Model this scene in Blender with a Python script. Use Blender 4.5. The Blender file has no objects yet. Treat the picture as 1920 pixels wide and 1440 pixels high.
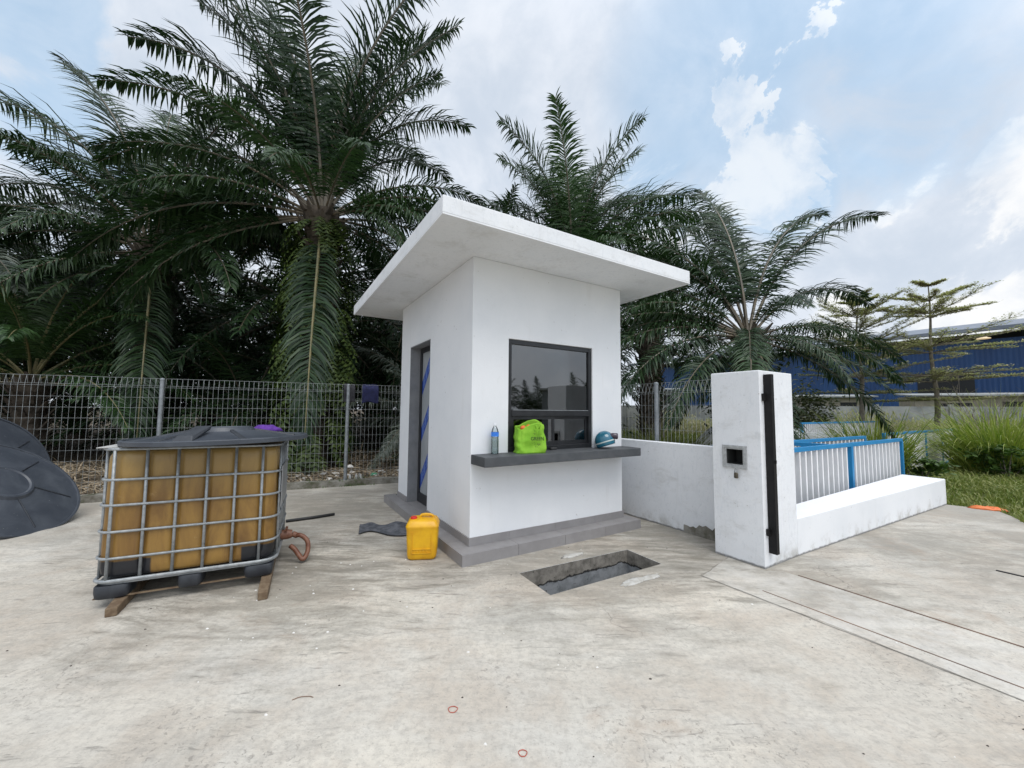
import bpy, bmesh, math, random
from mathutils import Vector, Matrix, noise
R = math.radians
rnd = random.Random(7)
scene = bpy.context.scene
col = scene.collection

# ------------------------------------------------------------------ camera
FPX, PITCH, ROLL, CAMH = 730.9, 0.0671, 0.0086, 1.45
cam_d = bpy.data.cameras.new('camera'); cam = bpy.data.objects.new('camera', cam_d); col.objects.link(cam)
cam_d.sensor_width = 36.0; cam_d.lens = FPX/1920*36.0; cam_d.clip_start = 0.05; cam_d.clip_end = 2000
F = Vector((0, math.cos(PITCH), math.sin(PITCH))); U0 = Vector((0, -math.sin(PITCH), math.cos(PITCH))); R0 = Vector((1, 0, 0))
cr, sr = math.cos(ROLL), math.sin(ROLL)
RX = R0*cr + U0*sr; UX = U0*cr - R0*sr
m = Matrix((RX, UX, -F)).transposed().to_4x4(); m.translation = Vector((0, 0, CAMH))
cam.matrix_world = m
scene.camera = cam

# ------------------------------------------------------------------ exposure, sun, sky
scene.view_settings.view_transform = 'Standard'; scene.view_settings.look = 'None'
scene.view_settings.exposure = 0.10; scene.view_settings.gamma = 1.0
SUN_EL, SUN_AZ = R(62), R(150)         # azimuth clockwise from +Y
sd = Vector((math.sin(SUN_AZ)*math.cos(SUN_EL), math.cos(SUN_AZ)*math.cos(SUN_EL), math.sin(SUN_EL)))
sl = bpy.data.lights.new('sun', 'SUN'); sl.energy = 1.5; sl.angle = R(35); sl.color = (1.0, 0.955, 0.89)
so = bpy.data.objects.new('sun', sl); so.rotation_euler = sd.to_track_quat('Z', 'Y').to_euler(); so.location = sd*60; col.objects.link(so)

class NT:
    """small helper to write node trees"""
    def __init__(s, tree): s.t = tree; s.n = tree.nodes; s.l = tree.links
    def add(s, kind, **kw):
        nd = s.n.new(kind)
        for k, v in kw.items():
            if k.startswith('_'): setattr(nd, k[1:], v)
        return nd
    def put(s, sock, v):
        if v is None: return
        if isinstance(v, bpy.types.NodeSocket): s.l.new(v, sock)
        else:
            if sock.type == 'RGBA' and len(v) == 3: v = (*v, 1)
            sock.default_value = v
    def math(s, op, a, b=None, c=None, clamp=False):
        nd = s.add('ShaderNodeMath', _operation=op, _use_clamp=clamp)
        for i, v in enumerate((a, b, c)): s.put(nd.inputs[i], v)
        return nd.outputs[0]
    def vmath(s, op, a, b=None, out=0):
        nd = s.add('ShaderNodeVectorMath', _operation=op)
        s.put(nd.inputs[0], a)
        if op == 'SCALE': s.put(nd.inputs[3], b)
        else: s.put(nd.inputs[1], b)
        return nd.outputs[out]
    def mix(s, f, a, b, mode='MIX'):
        nd = s.add('ShaderNodeMix', _data_type='RGBA', _blend_type=mode)
        s.put(nd.inputs[0], f); s.put(nd.inputs[6], a); s.put(nd.inputs[7], b)
        return nd.outputs[2]
    def noise(s, vec, scale, detail=4, rough=.55, dist=0.0, out=0):
        nd = s.add('ShaderNodeTexNoise'); s.put(nd.inputs['Vector'], vec)
        nd.inputs['Scale'].default_value = scale; nd.inputs['Detail'].default_value = detail
        nd.inputs['Roughness'].default_value = rough; nd.inputs['Distortion'].default_value = dist
        return nd.outputs[out]
    def rng(s, v, a, b, c=0., d=1., smooth=True):
        nd = s.add('ShaderNodeMapRange', _interpolation_type='SMOOTHSTEP' if smooth else 'LINEAR')
        s.put(nd.inputs[0], v)
        for i, x in enumerate((a, b, c, d)): nd.inputs[1+i].default_value = x
        return nd.outputs[0]
    def mapping(s, vec, rot=(0, 0, 0), scale=(1, 1, 1), loc=(0, 0, 0)):
        nd = s.add('ShaderNodeMapping'); s.put(nd.inputs[0], vec)
        nd.inputs[1].default_value = loc; nd.inputs[2].default_value = rot; nd.inputs[3].default_value = scale
        return nd.outputs[0]
    def sep(s, v):
        nd = s.add('ShaderNodeSeparateXYZ'); s.put(nd.inputs[0], v); return nd.outputs

def pixdir(x, y):
    a = x-960; b = y-720
    X = a*cr + b*sr; Y = -a*sr + b*cr
    return (R0*(X/FPX) + F + U0*(-Y/FPX)).normalized()

world = bpy.data.worlds.new('World'); scene.world = world; world.use_nodes = True
wt = NT(world.node_tree); wt.n.clear()
wo = wt.add('ShaderNodeOutputWorld'); bg = wt.add('ShaderNodeBackground'); wt.l.new(bg.outputs[0], wo.inputs[0])
sky = wt.add('ShaderNodeTexSky'); sky.sky_type = 'NISHITA'; sky.sun_disc = False
sky.sun_elevation = SUN_EL; sky.sun_rotation = SUN_AZ; sky.air_density = 1.3; sky.dust_density = 1.0; sky.ozone_density = 2.0
SKYS = 0.12
tc = wt.add('ShaderNodeTexCoord').outputs['Generated']
sx = wt.sep(tc)
zz = wt.math('ADD', wt.math('MAXIMUM', sx[2], 0.0), 0.22)
cmb = wt.add('ShaderNodeCombineXYZ')
wt.put(cmb.inputs[0], wt.math('DIVIDE', sx[0], zz)); wt.put(cmb.inputs[1], wt.math('DIVIDE', sx[1], zz)); cmb.inputs[2].default_value = 3.3
plan = cmb.outputs[0]
fb = wt.noise(plan, 1.1, 9, .58, .5)
fb2 = wt.noise(wt.vmath('ADD', tc, (7.1, 3.3, 1.0)), 4.2, 10, .60, .5)
def blob(x, y, rad_in, rad_out, wob=.05):
    d = pixdir(x, y)
    jit = wt.math('MULTIPLY', wt.math('SUBTRACT', fb2, .5), wob*6)
    dt = wt.math('ADD', wt.vmath('DOT_PRODUCT', tc, tuple(d), out=1), wt.math('MULTIPLY', jit, .16))
    return wt.rng(dt, math.cos(R(rad_out)), math.cos(R(rad_in)))
blue = None
for (x, y, a, b) in ((1350, 150, 2, 16), (1640, 60, 2, 11), (1420, 60, 2, 14), (1480, 340, 1, 9), (90, 40, 1, 7), (1250, 330, 1, 9), (150, 250, 1, 7), (1700, 240, 1, 10)):
    k = blob(x, y, a, b)
    blue = k if blue is None else wt.math('MAXIMUM', blue, k)
cum = None
for (x, y, a, b) in ((1490, 150, 1, 4.5), (1560, 225, 1, 5.5), (1480, 290, 1, 6.5), (1390, 350, 1, 5.5), (1500, 340, 1, 5), (1800, 330, 2, 8), (1780, 560, 2, 9), (1880, 380, 2, 9), (1230, 420, 2, 8)):
    k = blob(x, y, a, b, .11)
    cum = k if cum is None else wt.math('MAXIMUM', cum, k)
fine = wt.noise(wt.vmath('ADD', tc, (1.1, 9.3, 4.0)), 11, 9, .58, .3)
cumd = wt.rng(wt.math('ADD', wt.math('MULTIPLY', cum, .62), wt.math('MULTIPLY', fine, .85)), .54, 1.08)
cover = wt.math('SUBTRACT', wt.rng(fb, .1, .46, .5, 1.), wt.math('MULTIPLY', blue, .62))
cover = wt.math('MAXIMUM', cover, .22)
cover = wt.math('MINIMUM', wt.math('ADD', cover, wt.math('MULTIPLY', wt.rng(fb2, .35, .7), .20)), .97)
cover = wt.math('MAXIMUM', cover, wt.math('MULTIPLY', cumd, .74))
shade = wt.rng(wt.math('ADD', wt.math('MULTIPLY', fb2, .6), wt.math('MULTIPLY', fine, .4)), .34, .66)
ccol = wt.mix(shade, (.60, .67, .77), (.80, .84, .91))
ccol = wt.mix(wt.math('MULTIPLY', cumd, wt.rng(fine, .4, .62, .35, .9)), ccol, (.96, .955, .95))
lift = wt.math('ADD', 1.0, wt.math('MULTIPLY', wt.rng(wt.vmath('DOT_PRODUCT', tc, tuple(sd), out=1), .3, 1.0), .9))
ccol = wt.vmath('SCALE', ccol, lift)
skyc = wt.vmath('ADD', wt.vmath('SCALE', sky.outputs[0], SKYS), (.13, .26, .34))
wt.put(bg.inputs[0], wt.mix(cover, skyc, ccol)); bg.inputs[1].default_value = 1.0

# ------------------------------------------------------------------ frames: the site grid (a, b) the booth, pillar and walls follow
TH = 1.0220; CX, CY = -0.4068, 3.9433
u1 = Vector((math.sin(TH), math.cos(TH), 0)); u2 = Vector((-math.cos(TH), math.sin(TH), 0))
def W(a, b, z=0.0): return Vector((CX, CY, 0)) + u1*a + u2*b + Vector((0, 0, z))
GROT = math.atan2(u1.y, u1.x)          # rotation of the grid about Z

# ------------------------------------------------------------------ helpers
def tag(o, label=None, cat=None, group=None, kind=None):
    if label: o['label'] = label
    if cat: o['category'] = cat
    if group: o['group'] = group
    if kind: o['kind'] = kind
    return o
def empty(name, loc=(0, 0, 0), rot=(0, 0, 0)):
    o = bpy.data.objects.new(name, None); o.location = loc; o.rotation_euler = rot; o.empty_display_size = .2
    col.objects.link(o); return o

class B:
    def __init__(s): s.v = []; s.f = []; s.m = []
    def quad(s, *p, mi=0):
        n = len(s.v); s.v += [tuple(q) for q in p]; s.f.append(tuple(range(n, n+len(p)))); s.m.append(mi); return s
    def box8(s, pts, mi=0):
        n = len(s.v); s.v += [tuple(q) for q in pts]
        for f in ((0, 3, 2, 1), (4, 5, 6, 7), (0, 1, 5, 4), (1, 2, 6, 5), (2, 3, 7, 6), (3, 0, 4, 7)):
            s.f.append(tuple(n+i for i in f)); s.m.append(mi)
        return s
    def box(s, x0, x1, y0, y1, z0, z1, T=None, mi=0):
        T = T or (lambda x, y, z: (x, y, z))
        return s.box8([T(x0, y0, z0), T(x1, y0, z0), T(x1, y1, z0), T(x0, y1, z0), T(x0, y0, z1), T(x1, y0, z1), T(x1, y1, z1), T(x0, y1, z1)], mi)
    def gbox(s, a0, a1, b0, b1, z0, z1, mi=0): return s.box(a0, a1, b0, b1, z0, z1, W, mi)
    def tube(s, path, r, n=8, mi=0, closed=False, cap=True):
        path = [Vector(p) for p in path]; N = len(path); rs = r if isinstance(r, (list, tuple)) else [r]*N
        base = len(s.v); prev = None
        for i, p in enumerate(path):
            if closed: t = path[(i+1) % N]-path[i-1]
            else: t = path[min(i+1, N-1)]-path[max(i-1, 0)]
            t.normalize()
            if prev is None:
                ref = Vector((0, 0, 1)) if abs(t.z) < .9 else Vector((1, 0, 0))
                nx = t.cross(ref).normalized()
            else: nx = (prev-t*prev.dot(t)).normalized()
            prev = nx; ny = t.cross(nx)
            for k in range(n):
                an = 2*math.pi*k/n + math.pi/n
                s.v.append(tuple(p+(nx*math.cos(an)+ny*math.sin(an))*rs[i]))
        for i in range(N if closed else N-1):
            j = (i+1) % N
            for k in range(n):
                s.f.append((base+i*n+k, base+i*n+(k+1) % n, base+j*n+(k+1) % n, base+j*n+k)); s.m.append(mi)
        if cap and not closed:
            s.f.append(tuple(base+k for k in range(n))[::-1]); s.m.append(mi)
            s.f.append(tuple(base+(N-1)*n+k for k in range(n))); s.m.append(mi)
        return s
    def lathe(s, prof, n=24, c=(0, 0, 0), mi=0, T=None):
        base = len(s.v); c = Vector(c)
        for (r, z) in prof:
            for k in range(n):
                an = 2*math.pi*k/n; q = Vector((r*math.cos(an), r*math.sin(an), z))
                s.v.append(tuple((T(q) if T else q)+c))
        for i in range(len(prof)-1):
            for k in range(n):
                s.f.append((base+i*n+k, base+i*n+(k+1) % n, base+(i+1)*n+(k+1) % n, base+(i+1)*n+k)); s.m.append(mi)
        for i, fl in ((0, True), (len(prof)-1, False)):
            if prof[i][0] > 1e-4:
                f = tuple(base+i*n+k for k in range(n)); s.f.append(f[::-1] if fl else f); s.m.append(mi)
        return s
    def loft(s, rings, mi=0, cap=True):
        base = len(s.v); n = len(rings[0])
        for rg in rings: s.v += [tuple(q) for q in rg]
        for i in range(len(rings)-1):
            for k in range(n):
                s.f.append((base+i*n+k, base+i*n+(k+1) % n, base+(i+1)*n+(k+1) % n, base+(i+1)*n+k)); s.m.append(mi)
        if cap:
            s.f.append(tuple(base+k for k in range(n))[::-1]); s.m.append(mi)
            s.f.append(tuple(base+(len(rings)-1)*n+k for k in range(n))); s.m.append(mi)
        return s
    def mesh(s, name, mats, org=(0, 0, 0), smooth=False):
        me = bpy.data.meshes.new(name); o = Vector(org)
        me.from_pydata([(x-o.x, y-o.y, z-o.z) for x, y, z in s.v], [], s.f)
        mats = mats if isinstance(mats, (list, tuple)) else [mats]
        for mt in mats: me.materials.append(mt)
        me.polygons.foreach_set('material_index', s.m)
        if smooth: me.polygons.foreach_set('use_smooth', [True]*len(s.f))
        me.update(); return me
    def build(s, name, mats, parent=None, smooth=False, org=None, bevel=0, seg=2, recalc=True, angle=None):
        org = org if org is not None else (parent.location if parent is not None and parent.type == 'EMPTY' and not parent.rotation_euler.z and not parent.rotation_euler.x else (0, 0, 0))
        me = s.mesh(name, mats, org, smooth)
        if recalc:
            bm = bmesh.new(); bm.from_mesh(me); bmesh.ops.recalc_face_normals(bm, faces=bm.faces); bm.to_mesh(me); bm.free()
        o = bpy.data.objects.new(name, me); col.objects.link(o)
        if parent is not None: o.parent = parent
        if bevel:
            md = o.modifiers.new('bevel', 'BEVEL'); md.width = bevel; md.segments = seg; md.limit_method = 'ANGLE'; md.angle_limit = R(35)
        if angle:
            me.set_sharp_from_angle(angle=R(angle))
        return o

def cut(o, cutters):
    """subtract boxes (B builders in world space) from object o, keep a clean mesh"""
    org = o.matrix_basis.translation
    tmp = []
    for c in cutters:
        t = c.build('cutter', bpy.data.materials[0], org=(0, 0, 0)); t.location = (0, 0, 0); tmp.append(t)
        md = o.modifiers.new('cut', 'BOOLEAN'); md.object = t; md.operation = 'DIFFERENCE'; md.solver = 'EXACT'
    dg = bpy.context.evaluated_depsgraph_get(); dg.update()
    me = bpy.data.meshes.new_from_object(o.evaluated_get(dg)); o.modifiers.clear(); old = o.data; me.name = old.name; o.data = me
    for t in tmp: bpy.data.objects.remove(t)

def copy_tree(o, parent=None):
    c = o.copy(); col.objects.link(c)
    if parent is not None: c.parent = parent
    for ch in list(o.children): copy_tree(ch, c)
    return c

# ------------------------------------------------------------------ materials
def mat(name, base, rough=.6, metal=0., spec=.5, vary=None, vscale=3., bump=None, bscale=40., fn=None, **kw):
    mt = bpy.data.materials.new(name); mt.use_nodes = True; nt = NT(mt.node_tree)
    bs = nt.n['Principled BSDF']; bs.inputs['Roughness'].default_value = rough; bs.inputs['Metallic'].default_value = metal
    bs.inputs['Specular IOR Level'].default_value = spec
    oc = nt.add('ShaderNodeTexCoord').outputs['Object']
    c = None
    if vary is not None:
        f = nt.rng(nt.noise(oc, vscale, 6, .6), .35, .65); c = nt.mix(f, base, vary)
    if fn: c = fn(nt, oc, c if c is not None else base, bs) or c
    nt.put(bs.inputs['Base Color'], c if c is not None else (*base, 1))
    if bump:
        bp = nt.add('ShaderNodeBump'); bp.inputs['Strength'].default_value = bump; bp.inputs['Distance'].default_value = .01
        nt.put(bp.inputs['Height'], nt.noise(oc, bscale, 5, .6)); nt.put(bs.inputs['Normal'], bp.outputs[0])
    for k, v in kw.items(): bs.inputs[k.replace('_', ' ')].default_value = v
    return mt
M = {}

def concrete_fn(nt, oc, c, bs):
    g = nt.mapping(oc, rot=(0, 0, -GROT))
    st = nt.mapping(nt.vmath('ADD', oc, nt.vmath('SCALE', nt.noise(oc, 1.1, 3, .5, out=1), .25)), rot=(0, 0, -GROT+R(4)), scale=(.9, 3.6, 1))
    big = nt.noise(g, .42, 5, .6, .4)
    med = nt.noise(g, 1.7, 7, .65, .3)
    streak = nt.noise(st, 2.2, 8, .68, .5)
    fine = nt.noise(oc, 26, 8, .7)
    speck = nt.noise(oc, 95, 3, .6)
    zn = nt.mapping(nt.vmath('ADD', oc, nt.vmath('SCALE', nt.noise(oc, .9, 4, .6, out=1), .9)), rot=(0, 0, -GROT+R(5)), scale=(.30, .95, 1))
    z1 = nt.noise(zn, 1.0, 6, .6); z2 = nt.noise(nt.vmath('ADD', zn, (4.2, 7.7, 0)), 1.1, 6, .62); z3 = nt.noise(nt.vmath('ADD', zn, (9.1, 1.3, 0)), 1.3, 7, .65)
    c = nt.mix(nt.rng(big, .36, .66), (.50, .465, .405), (.61, .575, .505))
    c = nt.mix(nt.rng(z1, .46, .66, 0, .6), c, (.67, .615, .52))
    c = nt.mix(nt.rng(z2, .48, .68, 0, .5), c, (.51, .50, .465))
    c = nt.mix(nt.rng(z3, .50, .70, 0, .38), c, (.47, .39, .31))
    c = nt.mix(nt.math('MULTIPLY', nt.rng(med, .44, .64), .55), c, (.44, .375, .305))
    c = nt.mix(nt.math('MULTIPLY', nt.math('MULTIPLY', nt.rng(streak, .50, .68), nt.rng(nt.noise(oc, 1.3, 6, .65), .36, .60)), .34), c, (.27, .25, .225))
    st2 = nt.mapping(nt.vmath('ADD', oc, nt.vmath('SCALE', nt.noise(oc, 3.5, 3, .5, out=1), .10)), rot=(0, 0, -GROT+R(2)), scale=(2.4, 15, 1))
    c = nt.mix(nt.math('MULTIPLY', nt.rng(nt.noise(st2, 1.6, 7, .7, .4), .56, .70), nt.rng(nt.noise(nt.vmath('ADD', oc, (2, 8, 0)), .8, 4, .6), .38, .58, 0, .75)), c, (.16, .15, .135))
    # dark grime that gathers round the booth, the fence and the tote
    ax = nt.sep(nt.mapping(oc, rot=(0, 0, 0)))
    far = nt.rng(ax[1], 2.6, 6.2)
    gr = nt.rng(nt.math('ADD', nt.noise(g, .95, 9, .72, .6), nt.math('MULTIPLY', far, .15)), .47, .72)
    c = nt.mix(nt.math('MULTIPLY', gr, .60), c, (.23, .215, .185))
    c = nt.mix(nt.rng(fine, .42, .66, 0., .42), c, (.31, .29, .26))
    c = nt.mix(nt.rng(nt.noise(nt.vmath('ADD', oc, (3, 3, 3)), 48, 8, .75), .54, .64, 0., .45), c, (.27, .25, .22))
    pk = nt.math('MULTIPLY', nt.rng(nt.noise(oc, 34, 5, .7, .6), .57, .62), nt.rng(nt.noise(nt.vmath('ADD', oc, (6, 1, 0)), 1.0, 4, .6), .47, .60))
    c = nt.mix(nt.math('MULTIPLY', pk, .65), c, (.24, .22, .195))
    c = nt.mix(nt.rng(speck, .66, .72, 0., .55), c, (.16, .15, .14))
    c = nt.mix(nt.rng(nt.noise(nt.vmath('ADD', oc, (9, 4, 2)), 60, 3, .6), .70, .76, 0., .7), c, (.74, .73, .70))
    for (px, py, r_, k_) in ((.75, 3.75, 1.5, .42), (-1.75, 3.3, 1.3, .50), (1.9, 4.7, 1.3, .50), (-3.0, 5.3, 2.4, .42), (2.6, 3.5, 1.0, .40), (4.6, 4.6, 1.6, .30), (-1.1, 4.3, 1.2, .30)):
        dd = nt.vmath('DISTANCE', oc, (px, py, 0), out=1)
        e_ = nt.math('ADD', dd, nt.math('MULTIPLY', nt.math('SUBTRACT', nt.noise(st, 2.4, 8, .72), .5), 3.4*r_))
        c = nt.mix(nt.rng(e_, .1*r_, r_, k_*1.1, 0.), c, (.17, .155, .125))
    # rust-brown stains
    ru = nt.rng(nt.noise(nt.vmath('ADD', g, (3.7, 1.9, 0)), .9, 6, .65, .6), .60, .74, 0., .42)
    c = nt.mix(ru, c, (.36, .25, .17))
    # fine cracks
    vo = nt.add('ShaderNodeTexVoronoi', _feature='DISTANCE_TO_EDGE'); nt.put(vo.inputs['Vector'], nt.vmath('ADD', g, nt.vmath('SCALE', nt.noise(g, 1.6, 5, .6, out=1), .9))); vo.inputs['Scale'].default_value = .42
    ck = nt.math('MULTIPLY', nt.rng(vo.outputs['Distance'], .0, .0045, 1., 0.), nt.rng(nt.noise(g, .8, 2), .5, .6))
    c = nt.mix(nt.math('MULTIPLY', ck, .6), c, (.12, .11, .10))
    bp = nt.add('ShaderNodeBump'); bp.inputs['Strength'].default_value = .55; bp.inputs['Distance'].default_value = .012
    h = nt.math('ADD', nt.math('MULTIPLY', streak, 1.2), nt.math('ADD', nt.math('MULTIPLY', fine, .55), nt.math('MULTIPLY', nt.noise(oc, 7, 6, .65), .6)))
    nt.put(bp.inputs['Height'], h); nt.put(bs.inputs['Normal'], bp.outputs[0])
    return c
M['concrete'] = mat('yard_concrete', (.5, .5, .5), .85, spec=.3, fn=concrete_fn)

def plaster_fn(nt, oc, c, bs):
    n1 = nt.noise(oc, 1.3, 6, .6); n2 = nt.noise(oc, 9, 7, .7); n3 = nt.noise(nt.mapping(oc, scale=(7, 7, .8)), 1.0, 6, .65)
    c = nt.mix(nt.rng(n1, .35, .65), (.79, .80, .815), (.74, .755, .775))
    c = nt.mix(nt.rng(n3, .58, .74, 0, .16), c, (.52, .51, .48))
    c = nt.mix(nt.rng(n2, .60, .74, 0, .13), c, (.5, .5, .48))
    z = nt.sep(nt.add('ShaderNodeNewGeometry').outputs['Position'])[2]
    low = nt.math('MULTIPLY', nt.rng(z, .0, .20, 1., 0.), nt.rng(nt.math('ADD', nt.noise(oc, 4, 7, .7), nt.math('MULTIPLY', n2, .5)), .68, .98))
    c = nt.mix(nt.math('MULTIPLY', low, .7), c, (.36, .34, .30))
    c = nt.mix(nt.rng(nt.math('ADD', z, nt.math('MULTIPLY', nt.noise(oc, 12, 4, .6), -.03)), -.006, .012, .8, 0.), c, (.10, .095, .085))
    sp = nt.rng(nt.noise(nt.vmath('ADD', oc, (5, 5, 5)), 22, 2, .5), .74, .77, 0, .55)
    c = nt.mix(sp, c, (.33, .31, .28))
    bp = nt.add('ShaderNodeBump'); bp.inputs['Strength'].default_value = .35; bp.inputs['Distance'].default_value = .01
    nt.put(bp.inputs['Height'], nt.math('ADD', nt.noise(oc, 5, 4, .5), nt.math('MULTIPLY', nt.noise(oc, 75, 4, .6), .28)))
    nt.put(bs.inputs['Normal'], bp.outputs[0]); return c
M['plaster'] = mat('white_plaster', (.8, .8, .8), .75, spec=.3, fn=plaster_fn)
def plaster_old_fn(nt, oc, c, bs):
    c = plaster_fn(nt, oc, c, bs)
    g = nt.noise(nt.mapping(oc, scale=(1, 1, 2.2)), 2.6, 8, .72, .3)
    c = nt.mix(nt.rng(g, .50, .72, 0, .40), c, (.45, .44, .41))
    c = nt.mix(nt.rng(nt.noise(nt.mapping(oc, scale=(3, 3, 1.2)), 9, 8, .75, .8), .50, .66, 0, .30), c, (.52, .55, .59))
    return nt.mix(nt.rng(nt.noise(oc, 45, 4, .6), .66, .72, 0, .5), c, (.38, .37, .34))
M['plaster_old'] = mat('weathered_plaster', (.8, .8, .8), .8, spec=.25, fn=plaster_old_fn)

M['tile'] = mat('grey_tile', (.235, .225, .225), .45, vary=(.27, .26, .26), vscale=5, bump=.05, bscale=120)
M['grout'] = mat('grout', (.07, .07, .07), .9)
M['counter'] = mat('counter_paint', (.055, .06, .066), .6, vary=(.075, .08, .086), vscale=7, bump=.25, bscale=60)
M['blackalu'] = mat('black_aluminium', (.012, .013, .015), .35, vary=(.02, .021, .024), vscale=9)
M['jamb'] = mat('grey_jamb', (.20, .205, .215), .6, vary=(.25, .255, .265), vscale=6, bump=.1)
M['steelblack'] = mat('black_steel', (.006, .006, .007), .55, spec=.25, vary=(.011, .010, .010), vscale=12, bump=.15, bscale=50)
M['galv'] = mat('galvanised_steel', (.36, .38, .39), .5, .45, vary=(.26, .28, .29), vscale=25, bump=.1, bscale=90)
M['galvpost'] = mat('galvanised_post', (.30, .32, .34), .5, .45, vary=(.22, .24, .25), vscale=12)
M['wire'] = mat('fence_wire', (.42, .44, .44), .5, .3, vary=(.28, .30, .30), vscale=10)
M['cloth_dark'] = mat('charcoal_cloth', (.018, .018, .022), .9, vary=(.03, .03, .035), vscale=18, bump=.4, bscale=60)
M['cloth_navy'] = mat('navy_cloth', (.008, .010, .045), .9, vary=(.012, .016, .07), vscale=18, bump=.4, bscale=60)
M['cloth_purple'] = mat('purple_cloth', (.075, .02, .20), .85, vary=(.12, .035, .3), vscale=18, bump=.5, bscale=50)
M['matgrey'] = mat('grey_rag', (.05, .055, .065), .9, vary=(.11, .115, .13), vscale=14, bump=.6, bscale=45)
M['rubber'] = mat('black_rubber', (.014, .015, .016), .6, vary=(.03, .03, .03), vscale=10)
M['hose'] = mat('brown_hose', (.15, .055, .03), .5, vary=(.22, .10, .06), vscale=20, bump=.3)
M['wood'] = mat('weathered_wood', (.13, .085, .05), .85, vary=(.20, .145, .09), vscale=16, bump=.7, bscale=50)
def lid_fn(nt, oc, c, bs):
    n = nt.noise(oc, 3.2, 7, .65, .6); c = nt.mix(nt.rng(n, .30, .80, 0, .6), (.036, .043, .056), (.10, .112, .13))
    return nt.mix(nt.rng(nt.noise(oc, 34, 4, .6), .68, .74, 0, .5), c, (.3, .3, .28))
M['lid'] = mat('black_plastic_lid', (.02, .02, .03), .42, fn=lid_fn, bump=.06, bscale=12)
M['foot'] = mat('black_plastic_foot', (.018, .021, .028), .5, vary=(.035, .04, .048), vscale=8)
def tank_fn(nt, oc, c, bs):
    x = nt.sep(oc)
    n = nt.noise(nt.mapping(oc, scale=(3, 3, .9)), 1.6, 8, .68, .5); n2 = nt.noise(oc, 11, 7, .7)
    c = nt.mix(nt.rng(n, .32, .68), (.15, .075, .018), (.29, .165, .038))
    c = nt.mix(nt.rng(x[2], .7, 1.15, 0, .55), c, (.38, .27, .10))
    c = nt.mix(nt.rng(n2, .62, .76, 0, .4), c, (.55, .43, .24))
    c = nt.mix(nt.rng(nt.noise(nt.mapping(oc, scale=(6, 6, .5)), 2.0, 6, .7), .56, .74, 0, .55), c, (.12, .055, .02))
    # black tar left in the sump ends
    lvl = nt.math('ADD', x[2], nt.math('MULTIPLY', nt.math('SUBTRACT', nt.noise(oc, 5, 3), .5), .03))
    ends = nt.math('ADD', nt.rng(x[0], .235, .25, 1., 0.), nt.rng(x[0], .80, .81, 0., 1.))
    return nt.mix(nt.math('MULTIPLY', nt.rng(lvl, .315, .335, 1., 0.), ends), c, (.013, .014, .018))
M['tank'] = mat('amber_plastic', (.4, .25, .07), .38, fn=tank_fn, bump=.12, bscale=9, Subsurface_Weight=.0)
M['whiteplastic'] = mat('white_plastic_sheet', (.55, .55, .53), .5, vary=(.42, .42, .40), vscale=6)
M['nichealu'] = mat('pale_aluminium', (.45, .46, .46), .5, .2, vary=(.34, .35, .35), vscale=30)
M['plate'] = mat('aluminium_plate', (.42, .43, .44), .4, .6, vary=(.35, .36, .37), vscale=8)
M['yellow'] = mat('yellow_plastic', (.72, .40, .006), .38, vary=(.62, .31, .006), vscale=7, bump=.1, bscale=14,
                  fn=lambda nt, oc, c, bs: nt.mix(nt.rng(nt.noise(oc, 16, 7, .72), .58, .75, 0, .5), c, (.42, .24, .03)))
M['redcap'] = mat('red_cap', (.55, .02, .015), .4)
M['bag'] = mat('lime_fabric', (.17, .40, .014), .75, vary=(.24, .48, .03), vscale=9, bump=.4, bscale=22)
M['bagprint'] = mat('black_print', (.012, .02, .008), .8)
M['orangeish'] = mat('orange_wrap', (.75, .16, .03), .6)
def leafm(name, c1, c2, rough=.42, trans=.12, vs=1.3, spec=.45):
    mt = bpy.data.materials.new(name); mt.use_nodes = True; nt = NT(mt.node_tree); bs = nt.n['Principled BSDF']
    oc = nt.add('ShaderNodeTexCoord').outputs['Object']; oi = nt.add('ShaderNodeObjectInfo').outputs['Random']
    gr = nt.add('ShaderNodeNewGeometry').outputs['Random Per Island']
    f = nt.math('ADD', nt.math('MULTIPLY', gr, .45), nt.math('ADD', nt.math('MULTIPLY', nt.noise(oc, vs, 4), .45), nt.math('MULTIPLY', oi, .3)))
    c = nt.mix(nt.rng(f, .3, .85), c1, c2)
    nt.put(bs.inputs['Base Color'], c); bs.inputs['Roughness'].default_value = rough; bs.inputs['Specular IOR Level'].default_value = spec
    tr = nt.add('ShaderNodeBsdfTranslucent'); nt.put(tr.inputs[0], nt.mix(1.0, c, (1.0, 1.3, .6, 1), 'MULTIPLY'))
    ms = nt.add('ShaderNodeMixShader'); ms.inputs[0].default_value = trans
    nt.l.new(bs.outputs[0], ms.inputs[1]); nt.l.new(tr.outputs[0], ms.inputs[2]); nt.l.new(ms.outputs[0], nt.n['Material Output'].inputs[0])
    return mt
M['palm'] = leafm('palm_leaf', (.012, .031, .013), (.036, .072, .025), .45, .13, spec=.33)
M['palm_grey'] = leafm('palm_leaf_grey_sunlit', (.06, .08, .065), (.11, .13, .10), .42, .10)  # greyish leaf; sunlight on the left-edge palm is painted in as paleness
M['palm_green'] = leafm('palm_leaf_fresh', (.02, .05, .016), (.045, .095, .027), .44, .14, spec=.38)
M['rachis'] = mat('palm_midrib', (.16, .15, .075), .5, vary=(.24, .20, .09), vscale=3)
M['rachis_red'] = mat('palm_petiole', (.085, .075, .055), .5, vary=(.14, .11, .07), vscale=3)
M['trunk'] = mat('palm_trunk', (.05, .04, .03), .95, vary=(.10, .08, .06), vscale=6, bump=1., bscale=12)
M['fern'] = leafm('fern_leaf', (.028, .055, .012), (.085, .125, .024), .55, .18)
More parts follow.
